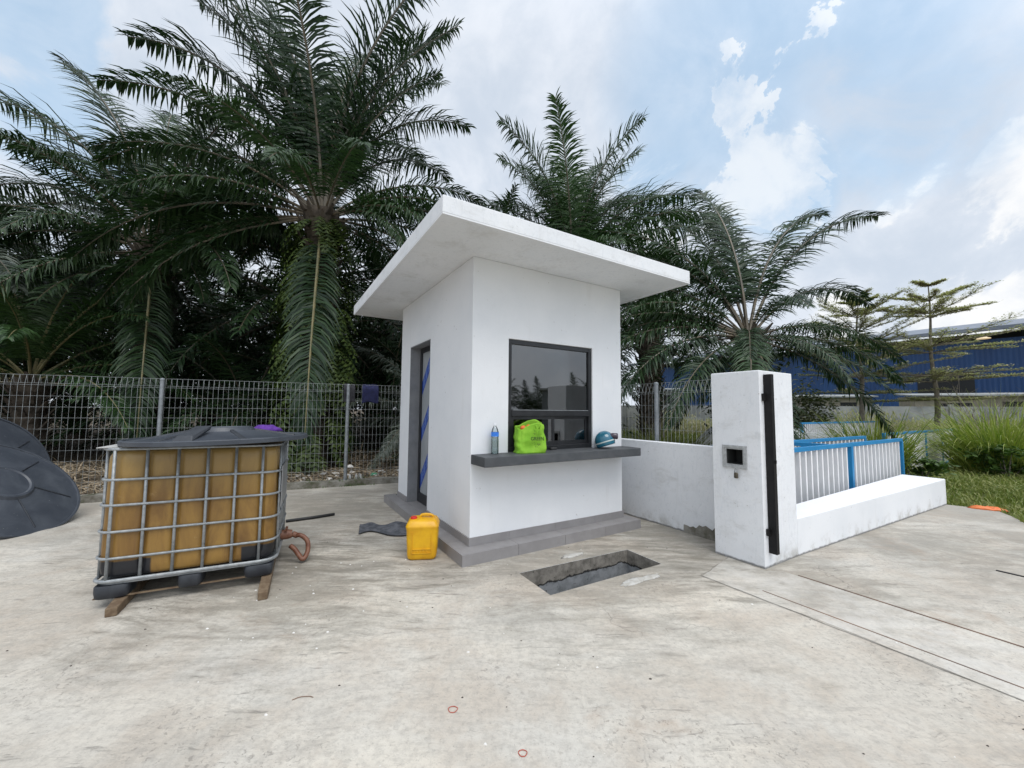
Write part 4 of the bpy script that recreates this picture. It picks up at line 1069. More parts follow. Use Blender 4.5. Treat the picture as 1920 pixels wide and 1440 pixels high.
FR = {}
def get_frond(kind, e_deg, hi, var):
    key = (kind, e_deg, hi, var)
    if key not in FR:
        bend = {85: .75, 65: 1.15, 45: 1.30, 25: 1.25, 5: 1.10, -20: .85, -60: .42}[e_deg]
        ms = {'g': [M['palm'], M['rachis_red']], 's': [M['palm_grey'], M['rachis_red']], 'f': [M['palm_green'], M['rachis']], 'c': [M['palm_green'], M['rachis_red']], 'h': [M['palm'], M['rachis']]}[kind]
        FR[key] = frond_mesh('frond', 6.0, R(e_deg), bend, hash(key[1:]) % 9973 if False else (abs(e_deg)*31+var*7+(3 if hi else 0)), 140 if hi else 70, .195 if kind == 'c' else .152, ms,
                             1.0 if e_deg > 50 else 1.15, (.047 if hi else .062), 0, 3 if hi else 2)
    return FR[key]
LV = [85, 65, 45, 25, 5, -20, -60]
def palm(loc, hc, label, seed, fl=6.0, nf=32, kind='g', hi=False, explicit=None, tr_r=.30, group='oil palms', trunk=True, emax=85, low=-25, tilt=(0, 0), ferns=0, azs=None, name='oil_palm', cat='palm'):
    rr = random.Random(seed); root = empty(name, (loc[0], loc[1], 0)); tag(root, label, cat, group)
    if trunk and hc > .6:
        b = B(); n = 18; rings = []; K = max(6, int(hc*5))
        for j in range(K+1):
            z = -.1+(hc+.15)*j/K; rg = []
            for q in range(n):
                an = 2*math.pi*q/n
                r_ = tr_r*(1.25-.35*min(1, z/1.2 if z > 0 else 0)+.25*max(0, (z-hc+1.2)/1.2))*(1+.18*noise.noise(Vector((math.cos(an)*2, math.sin(an)*2, z*2.2+seed))))
                rg.append((r_*math.cos(an)+tilt[0]*z, r_*math.sin(an)+tilt[1]*z, z))
            rings.append(rg)
        b.loft(rings)
        for k in range(int(hc*26)):          # old leaf bases
            z = hc*k/(hc*26); an = k*2.39996; r_ = tr_r*(1.0+.25*max(0, (z-hc+1.2)/1.2))
            c_, s_ = math.cos(an), math.sin(an); l_ = rr.uniform(.16, .34)
            p = Vector((r_*c_*.9+tilt[0]*z, r_*s_*.9+tilt[1]*z, z)); q = p+Vector((c_*.22, s_*.22, l_))
            sd_ = Vector((-s_, c_, 0))
            b.box8([p-sd_*.09, p-sd_*.07+Vector((c_, s_, 0))*.06, p+sd_*.07+Vector((c_, s_, 0))*.06, p+sd_*.09, q-sd_*.03, q-sd_*.025+Vector((c_, s_, 0))*.025, q+sd_*.025+Vector((c_, s_, 0))*.025, q+sd_*.03])
        o = b.build('trunk', M['trunk'], None, recalc=False); o.parent = root
    fr = []
    if explicit: fr += explicit
    for k in range(nf):
        az = (k*137.508+seed*41+rr.uniform(-9, 9)) % 360
        e = emax-(emax-low)*((k+.5)/nf)**1.05+rr.uniform(-6, 6)
        fr.append((az, e, fl/6.0*rr.uniform(.88, 1.08)*(.78 if 205 < az < 335 and hi else 1)))
    top = Vector((tilt[0]*hc, tilt[1]*hc, hc))
    for i, (az, e, sc) in enumerate(fr):
        lv = min(LV, key=lambda q: abs(q-e)); me = get_frond('h' if lv == -60 and kind == 'g' and hi else kind, lv, hi, i % (3 if hi else 2))
        o = bpy.data.objects.new('frond', me); col.objects.link(o); o.parent = root
        c_, s_ = math.cos(R(az)), math.sin(R(az)); r0 = .16*math.cos(R(max(e, -30)))
        o.location = top+Vector((c_*r0, s_*r0, .12*math.sin(R(e))-.1))
        # small correction between the wanted and the stored elevation
        dy = -R(e-lv)
        o.rotation_euler = Matrix.Rotation(R(az), 3, 'Z').to_4x4().to_euler() if abs(dy) < .01 else (Matrix.Rotation(R(az), 3, 'Z') @ Matrix.Rotation(dy, 3, 'Y')).to_euler()
        o.scale = (sc, sc, sc)
    return root

def fern_mass(parent, c, r, z0, z1, n, seed, fac=(-200, 20), L0=.55, m_='fern'):
    """many little arching fern leaves growing on a trunk"""
    rr = random.Random(seed); b = B()
    for k in range(n):
        z = rr.uniform(z0, z1); an = R(rr.uniform(*fac)); zf = (z-z0)/(z1-z0)
        if noise.noise(Vector((an*1.9, z*1.3, seed+4))) < -.08: continue
        r_ = r*(.75+.35*math.sin(math.pi*zf)+.25*noise.noise(Vector((an*1.3, z*1.4, seed))))
        p = Vector((c[0]+r_*.55*math.cos(an), c[1]+r_*.55*math.sin(an), z)); o_ = Vector((math.cos(an), math.sin(an), 0))
        L_ = L0*rr.uniform(.6, 1.25); d_ = (o_+Vector((0, 0, rr.uniform(.1, .9)))).normalized(); sd_ = Vector((-o_.y, o_.x, 0))
        K = 7; pr = [p]
        for q in range(K):
            pr.append(pr[-1]+d_*L_/K); d_ = (d_+Vector((0, 0, -.42))).normalized()
        for q in range(K):
            wq = L_*.20*math.sin(math.pi*(q+1.2)/(K+1.4))
            for s_ in (-1, 1):
                a_ = pr[q]; bb = pr[q].lerp(pr[q+1], .75); t_ = pr[q].lerp(pr[q+1], .7)+sd_*s_*wq+Vector((0, 0, -wq*.35))
                b.quad(a_, bb, t_)
    o = b.build('fern_growth', M[m_], None, recalc=False); o.parent = parent; o['kind'] = 'stuff'; o.location = (0, 0, 0)
    return o

# the four palms that show whole
A = palm((-4.85, 9.6), 6.35, 'tallest palm, fern covered trunk and huge fronds, behind the amber tank', 3, fl=4.9, nf=14, hi=True, tr_r=.36, low=-10, emax=48,
         explicit=[(293, -60, .95), (92, 84, 1.4), (180, 85, 1.4), (0, 85, 1.35), (150, 81, 1.4), (40, 82, 1.35), (192, 78, 1.35), (170, 76, 1.3), (60, 76, 1.35), (110, 78, 1.35), (130, 70, 1.3), (20, 80, 1.2), (178, 70, 1.3), (40, 74, 1.1), (75, 70, 1.25), (160, 64, 1.2), (12, 76, .9), (60, 64, 1.1), (185, 58, 1.1), (178, 46, 1.1), (205, 38, .75), (168, 26, 1.05), (190, 12, .95), (10, 40, .76), (-8, 22, .72), (18, 10, .8), (-25, 6, .70), (345, -12, .72), (200, -14, .78), (185, 2, .95), (100, 60, 1.1), (350, -20, .7), (270, 82, 1.1), (140, 56, 1.1), (25, 30, .8)])
fern_mass(A, (0, 0), .72, .2, 6.0, 1700, 5, fac=(160, 380), L0=.7)
Bp = palm((-10.4, 11.0), 6.0, 'palm left of the tallest one, with a big frond hanging down its trunk', 5, fl=5.4, nf=16, hi=True, tr_r=.36, low=-12, emax=55,
          explicit=[(312, -60, .95), (255, -20, .75), (168, 60, 1.2), (178, 46, 1.15), (100, 84, 1.15), (60, 78, 1.15), (170, 76, 1.3), (185, 66, 1.25), (85, 74, 1.2), (130, 78, 1.25), (150, 68, 1.2), (30, 72, 1.1), (10, 80, 1.1), (20, 45, .8), (190, 20, .9), (350, 22, .95), (330, 6, .9), (160, 30, .9), (10, 30, .95)])
fern_mass(Bp, (0, 0), .55, .4, 5.4, 900, 15, fac=(200, 400), L0=.6, m_='shrub')
Cp = palm((2.0, 12.8), 6.1, 'palm rising behind the roof of the booth', 9, fl=4.6, nf=8, hi=True, kind='c', tr_r=.33, low=-15, emax=35,
          explicit=[(95, 84, 1.02), (355, 84, 1.0), (185, 83, .98), (60, 81, 1.0), (130, 81, .93), (250, 84, .85), (75, 80, .95), (112, 78, .95), (20, 79, .95), (160, 78, .9), (155, 64, .95), (165, 52, .95), (178, 42, .9), (30, 70, 1.0), (15, 62, 1.08), (5, 52, 1.05), (22, 56, 1.1), (-5, 42, .95), (45, 72, 1.0), (140, 72, .9), (80, 60, 1.0), (100, 55, 1.0), (-10, 28, .8), (190, 26, .8)])
Dp = palm((5.75, 9.4), 3.35, 'young short palm standing behind the white pillar', 12, fl=3.4, nf=14, hi=True, kind='g', tr_r=.27, low=-32, emax=40,
          explicit=[(95, 85, .90), (85, 80, .8), (110, 76, .8), (130, 70, .72), (150, 66, .7), (25, 74, .95), (8, 68, .90), (160, 68, .85), (15, 46, .78), (278, -60, .60), (-2, 20, .62), (-15, 4, .54), (-38, -10, .46), (172, 30, .68), (186, 14, .72), (200, 2, .72), (160, 52, .64), (215, -12, .66), (240, -8, .62), (188, 36, .6)])
Ep = palm((5.75, 16.8), 4.6, 'thin trunked palm seen through the mesh between booth and pillar', 21, fl=5.0, nf=24, kind='g', tr_r=.24, low=-28)
Fp = palm((-16.4, 10.2), 5.3, 'palm at the left edge with pale sunlit fronds reaching into view', 23, fl=5.8, nf=24, kind='s', tr_r=.36, low=-20, hi=True, emax=50)
Gp = palm((-12.6, 10.2), 2.2, 'low fresh green palm at the left behind the fence', 29, fl=4.6, nf=24, kind='f', tr_r=.30, low=-10, hi=True)
Hp = palm((-2.1, 10.9), 1.0, 'small pale grey palm beside the left wall of the booth behind the fence', 31, fl=3.3, nf=18, kind='s', tr_r=.25, low=-5, hi=True, emax=70)
Ip = palm((7.6, 20.5), 6.6, 'palm whose tips show between the roof corner and the young palm', 37, fl=5.0, nf=24, kind='g', tr_r=.3)
# the grove behind them
G_GR = 'palms deep in the grove'
k = 0
grove = [(-7.6, 14.2, 5.2), (-1.2, 15.5, 5.6), (-13.5, 15.0, 5.8), (-17.8, 14.5, 6.0), (-4.6, 17.6, 5.2), (-10.2, 18.2, 5.4), (-20.5, 18.5, 6.0), (-15.4, 20.2, 5.6), (1.8, 19.5, 5.6), (-7.2, 21.8, 5.6), (-12.2, 23.5, 5.8), (-2.4, 22.6, 5.4), (-23.5, 12.5, 6.4), (-26, 20, 6.2), (-19, 25, 6), (4.2, 24.5, 5.4), (-5, 27, 5.6), (-15, 28, 6), (0.5, 29, 5.6), (-10, 30, 5.8)]
grove_lab = ['palm standing in shade between the tallest palm and its left neighbour', 'shaded palm right of the tallest palm, behind the booth', 'shaded palm behind the left neighbour of the tallest palm', 'shaded palm near the left edge, second row']
for (x, y, h) in grove:
    palm((x, y), h+rnd.uniform(-.5, .5), grove_lab[k] if k < 4 else 'distant palm lost in the dark of the grove behind the front palms', 50+k, fl=5.6, nf=30, kind='g', tr_r=.3, group=G_GR, low=-42, emax=75)
    k += 1
# low young palms that fill the shade above the fence
for j, (x, y, h) in enumerate([(-8.2, 12.2, 1.0), (-6.9, 13.4, 1.5), (-3.0, 13.6, 1.4), (-15.6, 12.6, 1.4), (-10.6, 13.9, 1.3), (-12.8, 17.0, 1.6), (-5.6, 15.8, 1.6), (0.6, 13.5, 1.2), (-18.5, 11.2, 1.3), (-1.0, 18.0, 1.6), (-8.8, 16.6, 1.7)]):
    palm((x, y), h, 'young palm with drooping fronds low in the shade of the grove', 90+j, fl=4.2, nf=20, kind='g', tr_r=.26, group='young palms low in the grove', low=-5, emax=75)

def leafmass(name, c, rad, n, size, m_, seed, parent=None, stems=0, lift=0.):
    """a bush: many leaf-sized faces clumped through a volume, with stems"""
    rr = random.Random(seed); b = B(); c = Vector(c)
    clumps = [Vector((rr.gauss(0, .42), rr.gauss(0, .42), rr.uniform(-.75, .8))) for _ in range(max(5, n//70))]
    for k in range(n):
        cl = clumps[rr.randrange(len(clumps))]; q = cl+Vector((rr.gauss(0, .17), rr.gauss(0, .17), rr.gauss(0, .15)))
        p = c+Vector((q.x*rad[0], q.y*rad[1], q.z*rad[2]))
        if p.z < .01: p.z = rr.uniform(.02, .3)
        d_ = Vector((rr.uniform(-1, 1), rr.uniform(-1, 1), rr.uniform(-.6, .5)+lift)).normalized(); s = size*rr.uniform(.6, 1.3)
        sd_ = d_.cross(Vector((rr.uniform(-.4, .4), rr.uniform(-.4, .4), 1))).normalized()*s*.30
        b.quad(p, p+d_*s*.45+sd_, p+d_*s, p+d_*s*.45-sd_)
    if stems:
        for k in range(stems):
            cl = clumps[k % len(clumps)]; e = c+Vector((cl.x*rad[0], cl.y*rad[1], cl.z*rad[2])); g_ = Vector((c.x+cl.x*.15, c.y+cl.y*.15, 0))
            b.tube([g_, g_.lerp(e, .5)+Vector((0, 0, .1)), e], [.014, .01, .005], 4, mi=1)
    return b.build(name, [M[m_], M['bark']], parent, recalc=False)
# the wall of undergrowth that closes the view under the palms
b = B(); rr = random.Random(8)
for k in range(70000):
    x = rr.uniform(-34, 4.5); y = 13.5+rr.random()**.7*17
    zt = 3.6+1.6*noise.noise(Vector((x*.35, y*.3, 0)))+1.0*noise.noise(Vector((x*1.1, y*.9, 3)))+(y-13)*.22
    z = rr.random()**1.0*zt
    if noise.noise(Vector((x*.9, y*.9, z*1.1))) < -.12: continue
    s = rr.uniform(.10, .24); d_ = Vector((rr.uniform(-1, 1), rr.uniform(-1, 1), rr.uniform(-.8, .3))).normalized(); sd_ = d_.cross(Vector((0, .3, 1))).normalized()*s*.3
    p = Vector((x, y, z)); b.quad(p, p+d_*s*.5+sd_, p+d_*s, p+d_*s*.5-sd_)
tag(b.build('undergrowth', M['shrub'], recalc=False), 'dark leafy undergrowth filling the shade below the palms', 'undergrowth', kind='stuff')
for j, (x, y, rx, rz) in enumerate([(-6.6, 10.6, 1.0, 1.3), (-8.9, 10.4, 1.1, 1.0), (-3.4, 11.6, .9, 1.2)]):
    leafmass('shrub', (x, y, rz*.75), (rx, .8, rz), 1500, .13, 'shrub', 70+j, stems=9)
    o = bpy.context.scene.objects[-1] if False else col.objects[-1]
    tag(o, ('dark shrub just left of the fern covered trunk behind the fence', 'dark shrub left of the amber tank behind the fence', 'dark shrub right of the fern covered trunk')[j], 'shrub', 'shrubs behind the fence')

# dead frond litter and heaps behind the fence
b = B(); rr = random.Random(17)
def strip_leaf(bd, p, d_, L_, w_, sag):
    sd_ = d_.cross(Vector((0, 0, 1)))
    if sd_.length < .1: sd_ = Vector((1, 0, 0))
    sd_ = (sd_.normalized()+Vector((0, 0, rr.uniform(-.5, .5)))).normalized()*w_/2
    q = p+d_*L_*.5+Vector((0, 0, sag)); e = p+d_*L_
    bd.quad(p-sd_*.6, q-sd_, q+sd_, p+sd_*.6); bd.quad(q-sd_, e, q+sd_)
for k in range(15000):
    x = rr.uniform(-13, 2.2); y0_ = (W(0, 0).y)
    # distance behind the fence line
    tt_ = rr.random()
    a_ = rr.uniform(-10, 3.0); off = .25+5.5*tt_**1.3; p = W(a_, fen(a_))+nl*off
    heap = .62*math.exp(-((off-3.1)/.75)**2)*(.55+.6*noise.noise(Vector((p.x*.8, p.y*.4, 2))))
    heap = max(0, heap)
    if heap < .12 and rr.random() < .55: continue
    z = rr.random()*heap+.01
    d_ = Vector((rr.uniform(-1, 1), rr.uniform(-1, 1)*.7, rr.uniform(-.35, .35)*(1 if heap > .1 else .2))).normalized()
    strip_leaf(b, Vector((p.x, p.y, z)), d_, rr.uniform(.12, .5), rr.uniform(.012, .03), rr.uniform(0, .05))
tag(b.build('dead_fronds', M['litter'], recalc=False), 'brown dead palm leaves heaped on the earth behind the fence', 'leaf litter', kind='stuff')
# a few bits of rubbish at the fence foot
for j in range(6):
    pb_ = W(-.36+.055*j, fen(-.36)+.20+.02*(j % 2), 0.0)
    o = B().lathe([(.022, .0), (.024, .01), (.024, .10), (.02, .12), (.009, .14), (.009, .155), (.0001, .155)], 12).build('discarded_bottle', M['bottle' if j % 2 else 'whiteplastic'], smooth=True); o.location = pb_+Vector((0, 0, .02)); o.rotation_euler = (R(6*(j-2)), R(-8+5*j), j)
    tag(o, 'small clear plastic bottle discarded at the foot of the fence post near the booth', 'bottle', 'small discarded bottles at the fence foot')
M['plasticgreen'] = mat('green_scrap', (.12, .42, .25), .6)
tag(lump('scrap', W(.23, fen(.23)+.9, .01), .09, .05, M['plasticgreen'], 31), 'small crumpled green scrap lying on the earth beyond the fence beside the booth', 'scrap')
tag(lump('scrap', W(-.1, fen(-.1)+1.9, .06), .09, .06, M['chalk'], 33), 'small crumpled white scrap lying on the dead leaves beyond the fence', 'scrap')
b = B(); rr = random.Random(99)
for k in range(170):
    a_ = rr.uniform(-8, 2.6); p = W(a_, fen(a_)+rr.uniform(.12, 1.6)); s = rr.uniform(.012, .04); z = .0
    b.box8([p+Vector((rr.uniform(-s, s), rr.uniform(-s, s), z+q)) + Vector((dx*s, dy*s, 0)) for q in (0, s) for dx, dy in ((-1, -1), (1, -1), (1, 1), (-1, 1))])
tag(b.build('rubble', M['chalk']), 'pale stone chips scattered on the earth behind the fence', 'rubble', kind='stuff')
# moss and tiny weeds along the kerb
b = B()
for k in range(2600):
    a_ = rr.uniform(-9.5, 2.7); p = W(a_, fen(a_)+rr.choice((-.13, .11))+rr.gauss(0, .03))
    if noise.noise(Vector((a_*1.3, 0, 7))) < -.05: continue
    h = rr.uniform(.015, .07); d_ = Vector((rr.uniform(-.5, .5), rr.uniform(-.5, .5), 1)).normalized(); sd_ = Vector((rr.uniform(-1, 1), rr.uniform(-1, 1), 0)).normalized()*.006
    z = .1 if rr.random() < .3 else 0.0
    b.quad(p-sd_+Vector((0, 0, z)), p+sd_+Vector((0, 0, z)), p+d_*h+Vector((0, 0, z)))
tag(b.build('moss', M['weed'], recalc=False), 'thin moss and tiny weeds along the mossy kerb', 'moss', kind='stuff')

# ------------------------------------------------------------------ grass on the right
def inyard(x, y):
    inside = False; P_ = yard_outer; n = len(P_)
    for i in range(n):
        x1, y1, x2, y2 = P_[i].x, P_[i].y, P_[(i+1) % n].x, P_[(i+1) % n].y
        if (y1 > y) != (y2 > y) and x < (x2-x1)*(y-y1)/(y2-y1)+x1: inside = not inside
    return inside
b = B(); rr = random.Random(41)
cnt = 0
while cnt < 62000:
    dist = 5.0+rr.random()**1.7*26; ratio = rr.uniform(.22, 1.45)
    x = ratio*dist*.97; y = dist
    cnt += 1
    if inyard(x, y) : continue
    q = Vector((x, y, 0))-Vector((CX, CY, 0)); a_ = q.dot(u1); bb = q.dot(u2)
    if a_ < 2.95 or (a_ < 8.1 and -1.7 < bb < -1.05): continue
    if a_ < 9 and bb < 2 and rr.random() < .35: continue
    den = noise.noise(Vector((x*.6, y*.6, 0)))
    h = (.05+.10*rr.random()+.10*max(0, den))*(1+dist*.03)
    if dist > 14: h *= 1.3
    d_ = Vector((rr.gauss(0, .45), rr.gauss(0, .45), 1)).normalized(); sd_ = Vector((rr.uniform(-1, 1), rr.uniform(-1, 1), 0)).normalized()*(.005+.0009*dist)
    p = Vector((x, y, -.035)); mid = p+d_*h*.6; tip = p+d_*h+Vector((d_.x*h*.5, d_.y*h*.5, -h*.15))
    b.quad(p-sd_, p+sd_, mid+sd_*.8, mid-sd_*.8); b.quad(mid-sd_*.8, mid+sd_*.8, tip)
tag(b.build('grass', M['grass'], recalc=False), 'short green grass on the verge right of the low wall', 'grass', kind='stuff')
def tall_grass(c, r, n, h, label, seed, m_='tallgrass', group='clumps of tall grass', w0=.011):
    rr = random.Random(seed); b = B(); c = Vector((c[0], c[1], -.03))
    for k in range(n):
        an = rr.uniform(0, 2*math.pi); rd = r*math.sqrt(rr.random())
        p = c+Vector((rd*math.cos(an), rd*math.sin(an), 0)); out = Vector((math.cos(an), math.sin(an), 0))*(.12+.42*rd/r)+Vector((rr.gauss(0, .16), rr.gauss(0, .16), 0))
        d_ = (out+Vector((0, 0, 1.15))).normalized(); L_ = h*rr.uniform(.35, 1.1)*(1+.25*noise.noise(Vector((an*1.2, rd*3, seed)))); K = 6
        if rr.random() < .35: p = p+Vector((0, 0, h*rr.uniform(.05, .4)))+out*.3; L_ *= .6; d_ = (d_+out*1.1).normalized()
        sd_ = Vector((-d_.y, d_.x, 0)); sd_ = sd_.normalized() if sd_.length > .01 else Vector((1, 0, 0)); sd_ = (Matrix.Rotation(rr.uniform(-1.2, 1.2), 3, 'Z') @ sd_)*w0*rr.uniform(.7, 1.3)
        pr = [p]; g_ = rr.uniform(.03, .30)
        for q in range(K):
            pr.append(pr[-1]+d_*L_/K); d_ = (d_+Vector((0, 0, -g_*(q+.5)*.55))+out*g_*.2).normalized()
        for q in range(K):
            wa = 1-(q/K)**2*.85; wb = 1-((q+1)/K)**2*.85 if q < K-1 else 0
            if q < K-1: b.quad(pr[q]-sd_*wa, pr[q]+sd_*wa, pr[q+1]+sd_*wb, pr[q+1]-sd_*wb)
            else: b.quad(pr[q]-sd_*wa, pr[q]+sd_*wa, pr[q+1])
    return tag(b.build('tall_grass', M[m_], recalc=False), label, 'tall grass', group)
tall_grass((8.4, 9.1), .42, 850, 1.8, 'tall bright grass clump just behind the end of the blue railings', 1)
tall_grass((12.4, 10.0), .72, 1500, 2.1, 'widest bright tall grass clump at the right edge, above the low bush', 2)
tall_grass((13.9, 10.4), .5, 600, 1.5, 'yellowish tall grass clump at the far right edge', 3)
tall_grass((5.2, 8.3), .5, 450, 1.0, 'grass clump behind the pillar under the young palm', 4)
tall_grass((6.5, 9.0), .5, 500, 1.15, 'grass clump left of the bright clump behind the railings', 5)
tall_grass((4.7, 11.8), .8, 800, 1.25, 'grass clump seen through the mesh right of the thin palm trunk', 6, m_='grass')
tall_grass((3.1, 11.2), .5, 350, 1.1, 'grass clump seen through the mesh left of the thin palm trunk', 7, m_='grass')
tall_grass((8.4, 13.0), 1.0, 600, 1.2, 'grass clump farther back between the railings', 8)
for j, (x, y, rx, rz, n, lab) in enumerate([(11.7, 9.3, .6, .40, 900, 'broad leaved weed bush at the foot of the widest tall grass clump'), (8.75, 8.5, .3, .3, 350, 'leafy weed bush beside the end of the long railing')]):
    tag(leafmass('weed_bush', (x, y, rz*.8), (rx, .7, rz), n, .14, 'weed', 120+j, stems=8, lift=.1), lab, 'bush', 'weed bushes on the verge')
tag(leafmass('dark_bush', (6.35, 10.6, 2.0), (1.1, .8, 1.25), 1700, .16, 'shrub', 140, stems=10), 'dark round leaved bush behind the young palm, right of its crown', 'bush')
# rough scrub that hides the foot of the boundary wall
b = B(); rr = random.Random(77)
for k in range(15000):
    t_ = rr.random(); p = Vector((9.0, 26.0, 0)).lerp(Vector((25.5, 18.6, 0)), t_)+Vector((rr.uniform(-1.2, 1.2), rr.uniform(-1.6, .6), 0))
    hm = .5+1.35*max(0, noise.noise(Vector((t_*9, 0, 3)))+.35)
    z = rr.random()*hm; s = rr.uniform(.10, .26); d_ = Vector((rr.uniform(-.6, .6), rr.uniform(-.6, .6), 1)).normalized(); sd_ = Vector((rr.uniform(-1, 1), rr.uniform(-1, 1), 0)).normalized()*s*.14
    p.z = z; b.quad(p-sd_*.5, p+d_*s*.5-sd_, p+d_*s, p+d_*s*.5+sd_)
tag(b.build('scrub', M['olive'], recalc=False), 'rough olive brown scrub along the foot of the boundary wall', 'scrub', kind='stuff')
for j, (x, y, rx, rz, lab) in enumerate([(12.6, 18.2, 1.5, 1.7, 'dull green thicket in front of the warehouse, nearer the young palm'), (14.6, 19.4, 1.3, 1.3, 'dull olive thicket at the foot of the forked tiered tree'), (10.2, 16.6, 1.2, 1.7, 'dark thicket behind the fronds of the young palm')]):
    tag(leafmass('thicket', (x, y, rz*.95), (rx, .9, rz), 2200, .17, 'weed' if j == 5 else 'thicket', 160+j, stems=14), lab, 'bush', 'thickets before the warehouse')
# bare twiggy bush
b = B(); rr = random.Random(61)
for k in range(34):
    p = Vector((15.6+rr.gauss(0, .5), 13.0+rr.gauss(0, .4), 0)); d_ = Vector((rr.gauss(0, .35), rr.gauss(0, .25), 1)).normalized(); L_ = rr.uniform(1.5, 2.9); r_ = .012
    pr = [p]
    for q in range(7): pr.append(pr[-1]+d_*L_/7); d_ = (d_+Vector((rr.gauss(0, .14), rr.gauss(0, .14), 0))).normalized()
    b.tube(pr, [r_*(1-q/9) for q in range(8)], 4, cap=False)
    for q in range(2, 7):
        for s in range(2):
            e = pr[q]+Vector((rr.gauss(0, .3), rr.gauss(0, .3), rr.uniform(.1, .5))); b.tube([pr[q], pr[q].lerp(e, .5)+Vector((0, 0, .04)), e], [.006, .004, .002], 3, cap=False)
tag(b.build('bare_bush', M['deadtwig'], recalc=False), 'bare brown twiggy bush before the blue warehouse at the right edge', 'bush')

# ------------------------------------------------------------------ tiered trees
def tiered(loc, H_, label, seed, tiers, fork=False):
    rr = random.Random(seed); root = empty('tiered_tree', (loc[0], loc[1], 0)); tag(root, label, 'tree', 'slender tiered trees by the warehouse')
    t = B(); path = [(0, 0, -.1)]+[(.05*math.sin(k*1.3+seed), .05*math.cos(k), H_*k/9) for k in range(1, 10)]
    t.tube(path, [.11*(1-.9*k/9)+.008 for k in range(10)], 8)
    cr_ = B(); brs = []
    for (z, rad, nb, up) in tiers:
        for k in range(nb):
            an = 2*math.pi*(k+rr.uniform(-.3, .3))/nb+z; L_ = rad*rr.uniform(.65, 1.15); d_ = Vector((math.cos(an), math.sin(an), up*rr.uniform(.6, 1.3))).normalized()
            brs.append((Vector((0, 0, z*H_)), d_, L_))
    if fork:
        brs.append((Vector((0, 0, .45*H_)), Vector((-.65, -.1, .8)).normalized(), H_*.5)); brs.append((Vector((0, 0, .42*H_)), Vector((-.8, .2, .62)).normalized(), H_*.45))
    for (p, d_, L_) in brs:
        K = 9; pr = [p]
        for q in range(K): pr.append(pr[-1]+d_*L_/K); d_ = (d_+Vector((rr.gauss(0, .05), rr.gauss(0, .05), rr.gauss(0, .03)))).normalized()
        t.tube(pr, [.022*(1-q/(K+1))*max(.5, L_/2.5)+.003 for q in range(K+1)], 4, cap=False)
        for q in range(2, K+1):
            for s in range(4):
                base = pr[q]; sd_ = Vector((-d_.y, d_.x, 0)).normalized()*rr.choice((-1, 1))
                e = base+(d_*rr.uniform(.25, .6)+sd_*rr.uniform(.1, .42)+Vector((0, 0, rr.uniform(.0, .05))))*L_*.36
                t.tube([base, e], [.006, .003], 3, cap=False)
                for g_ in range(17):
                    f = rr.random(); q_ = base.lerp(e, f)+Vector((rr.gauss(0, .05), rr.gauss(0, .05), rr.gauss(0, .02)+.02))
                    dd = Vector((rr.uniform(-1, 1), rr.uniform(-1, 1), rr.uniform(-.2, .35))).normalized(); s_ = rr.uniform(.05, .10); w_ = dd.cross(Vector((0, 0, 1))).normalized()*s_*.3
                    cr_.quad(q_, q_+dd*s_*.5+w_, q_+dd*s_, q_+dd*s_*.5-w_)
    o = t.build('trunk', M['bark'], None, recalc=False); o.parent = root
    o = cr_.build('crown', M['olive'], None, recalc=False); o.parent = root; return root
tiered((17.6, 16.2), 6.9, 'taller slender tree with flat olive tiers before the blue warehouse', 5, [(.99, .45, 5, .35), (.90, 1.15, 8, .35), (.82, 1.7, 9, .32), (.80, 1.5, 7, .2), (.62, 2.9, 11, .16), (.58, 2.3, 8, .1), (.44, 2.9, 9, .04), (.40, 2.3, 7, .1), (.29, 2.2, 8, .0)])
tiered((14.9, 16.6), 6.3, 'forked spreading olive tree left of the taller tiered one', 8, [(.97, .9, 7, .5), (.88, 1.6, 9, .5), (.78, 2.1, 9, .5), (.66, 2.4, 9, .45), (.55, 2.2, 8, .4), (.47, 2.3, 7, .2), (.36, 2.0, 6, .05)], fork=True)

# ------------------------------------------------------------------ warehouse, boundary wall, sheds
WA = Vector((20.0, 60.5, 0)); WB = Vector((52.0, 19.1, 0)); wd = (WB-WA).normalized(); wn_ = Vector((wd.y, -wd.x, 0))
if wn_.y > 0: wn_ = -wn_
back = -wn_; WL = (WB-WA).length
wh = empty('warehouse', WA, (0, 0, math.atan2(wd.y, wd.x))); tag(wh, 'long blue corrugated warehouse with grey roof sheeting behind the trees', 'warehouse')
sgn = 1 if Vector((-wd.y, wd.x, 0)).dot(back) > 0 else -1
def wb_(bd, x0, x1, y0, y1, z0, z1): bd.box(x0, x1, sgn*y0, sgn*y1, z0, z1)
t = B(); wb_(t, 0, WL, 0, .3, 1.2, 7.9); o = t.build('wall', M['cladding'], None); o.parent = wh
t = B(); wb_(t, 0, WL, -.05, .31, -.1, 1.19); o = t.build('base_wall', M['boundary'], None); o.parent = wh
t = B(); x = 1
while x < WL-1: wb_(t, x, x+.25, .02, .28, 7.91, 8.55); x += 6
wb_(t, 0, WL, .6, .8, 7.0, 8.55); o = t.build('eave_frame_and_shade', M['darkgap'], None); o.parent = wh  # long strip paints the black shading of the open gap under the eave
t = B()
t.box8([(-1, sgn*-1.3, 8.45), (WL+1, sgn*-1.3, 8.45), (WL+1, sgn*22, 12.4), (-1, sgn*22, 12.4), (-1, sgn*-1.3, 8.75), (WL+1, sgn*-1.3, 8.75), (WL+1, sgn*22, 12.7), (-1, sgn*22, 12.7)])
o = t.build('roof', M['roofsheet'], None); o.parent = wh
t = B(); wb_(t, -1, WL+1, -1.34, -1.31, 8.5, 8.80); o = t.build('gutter', M['roofsheet'], None); o.parent = wh
t = B(); x = .2
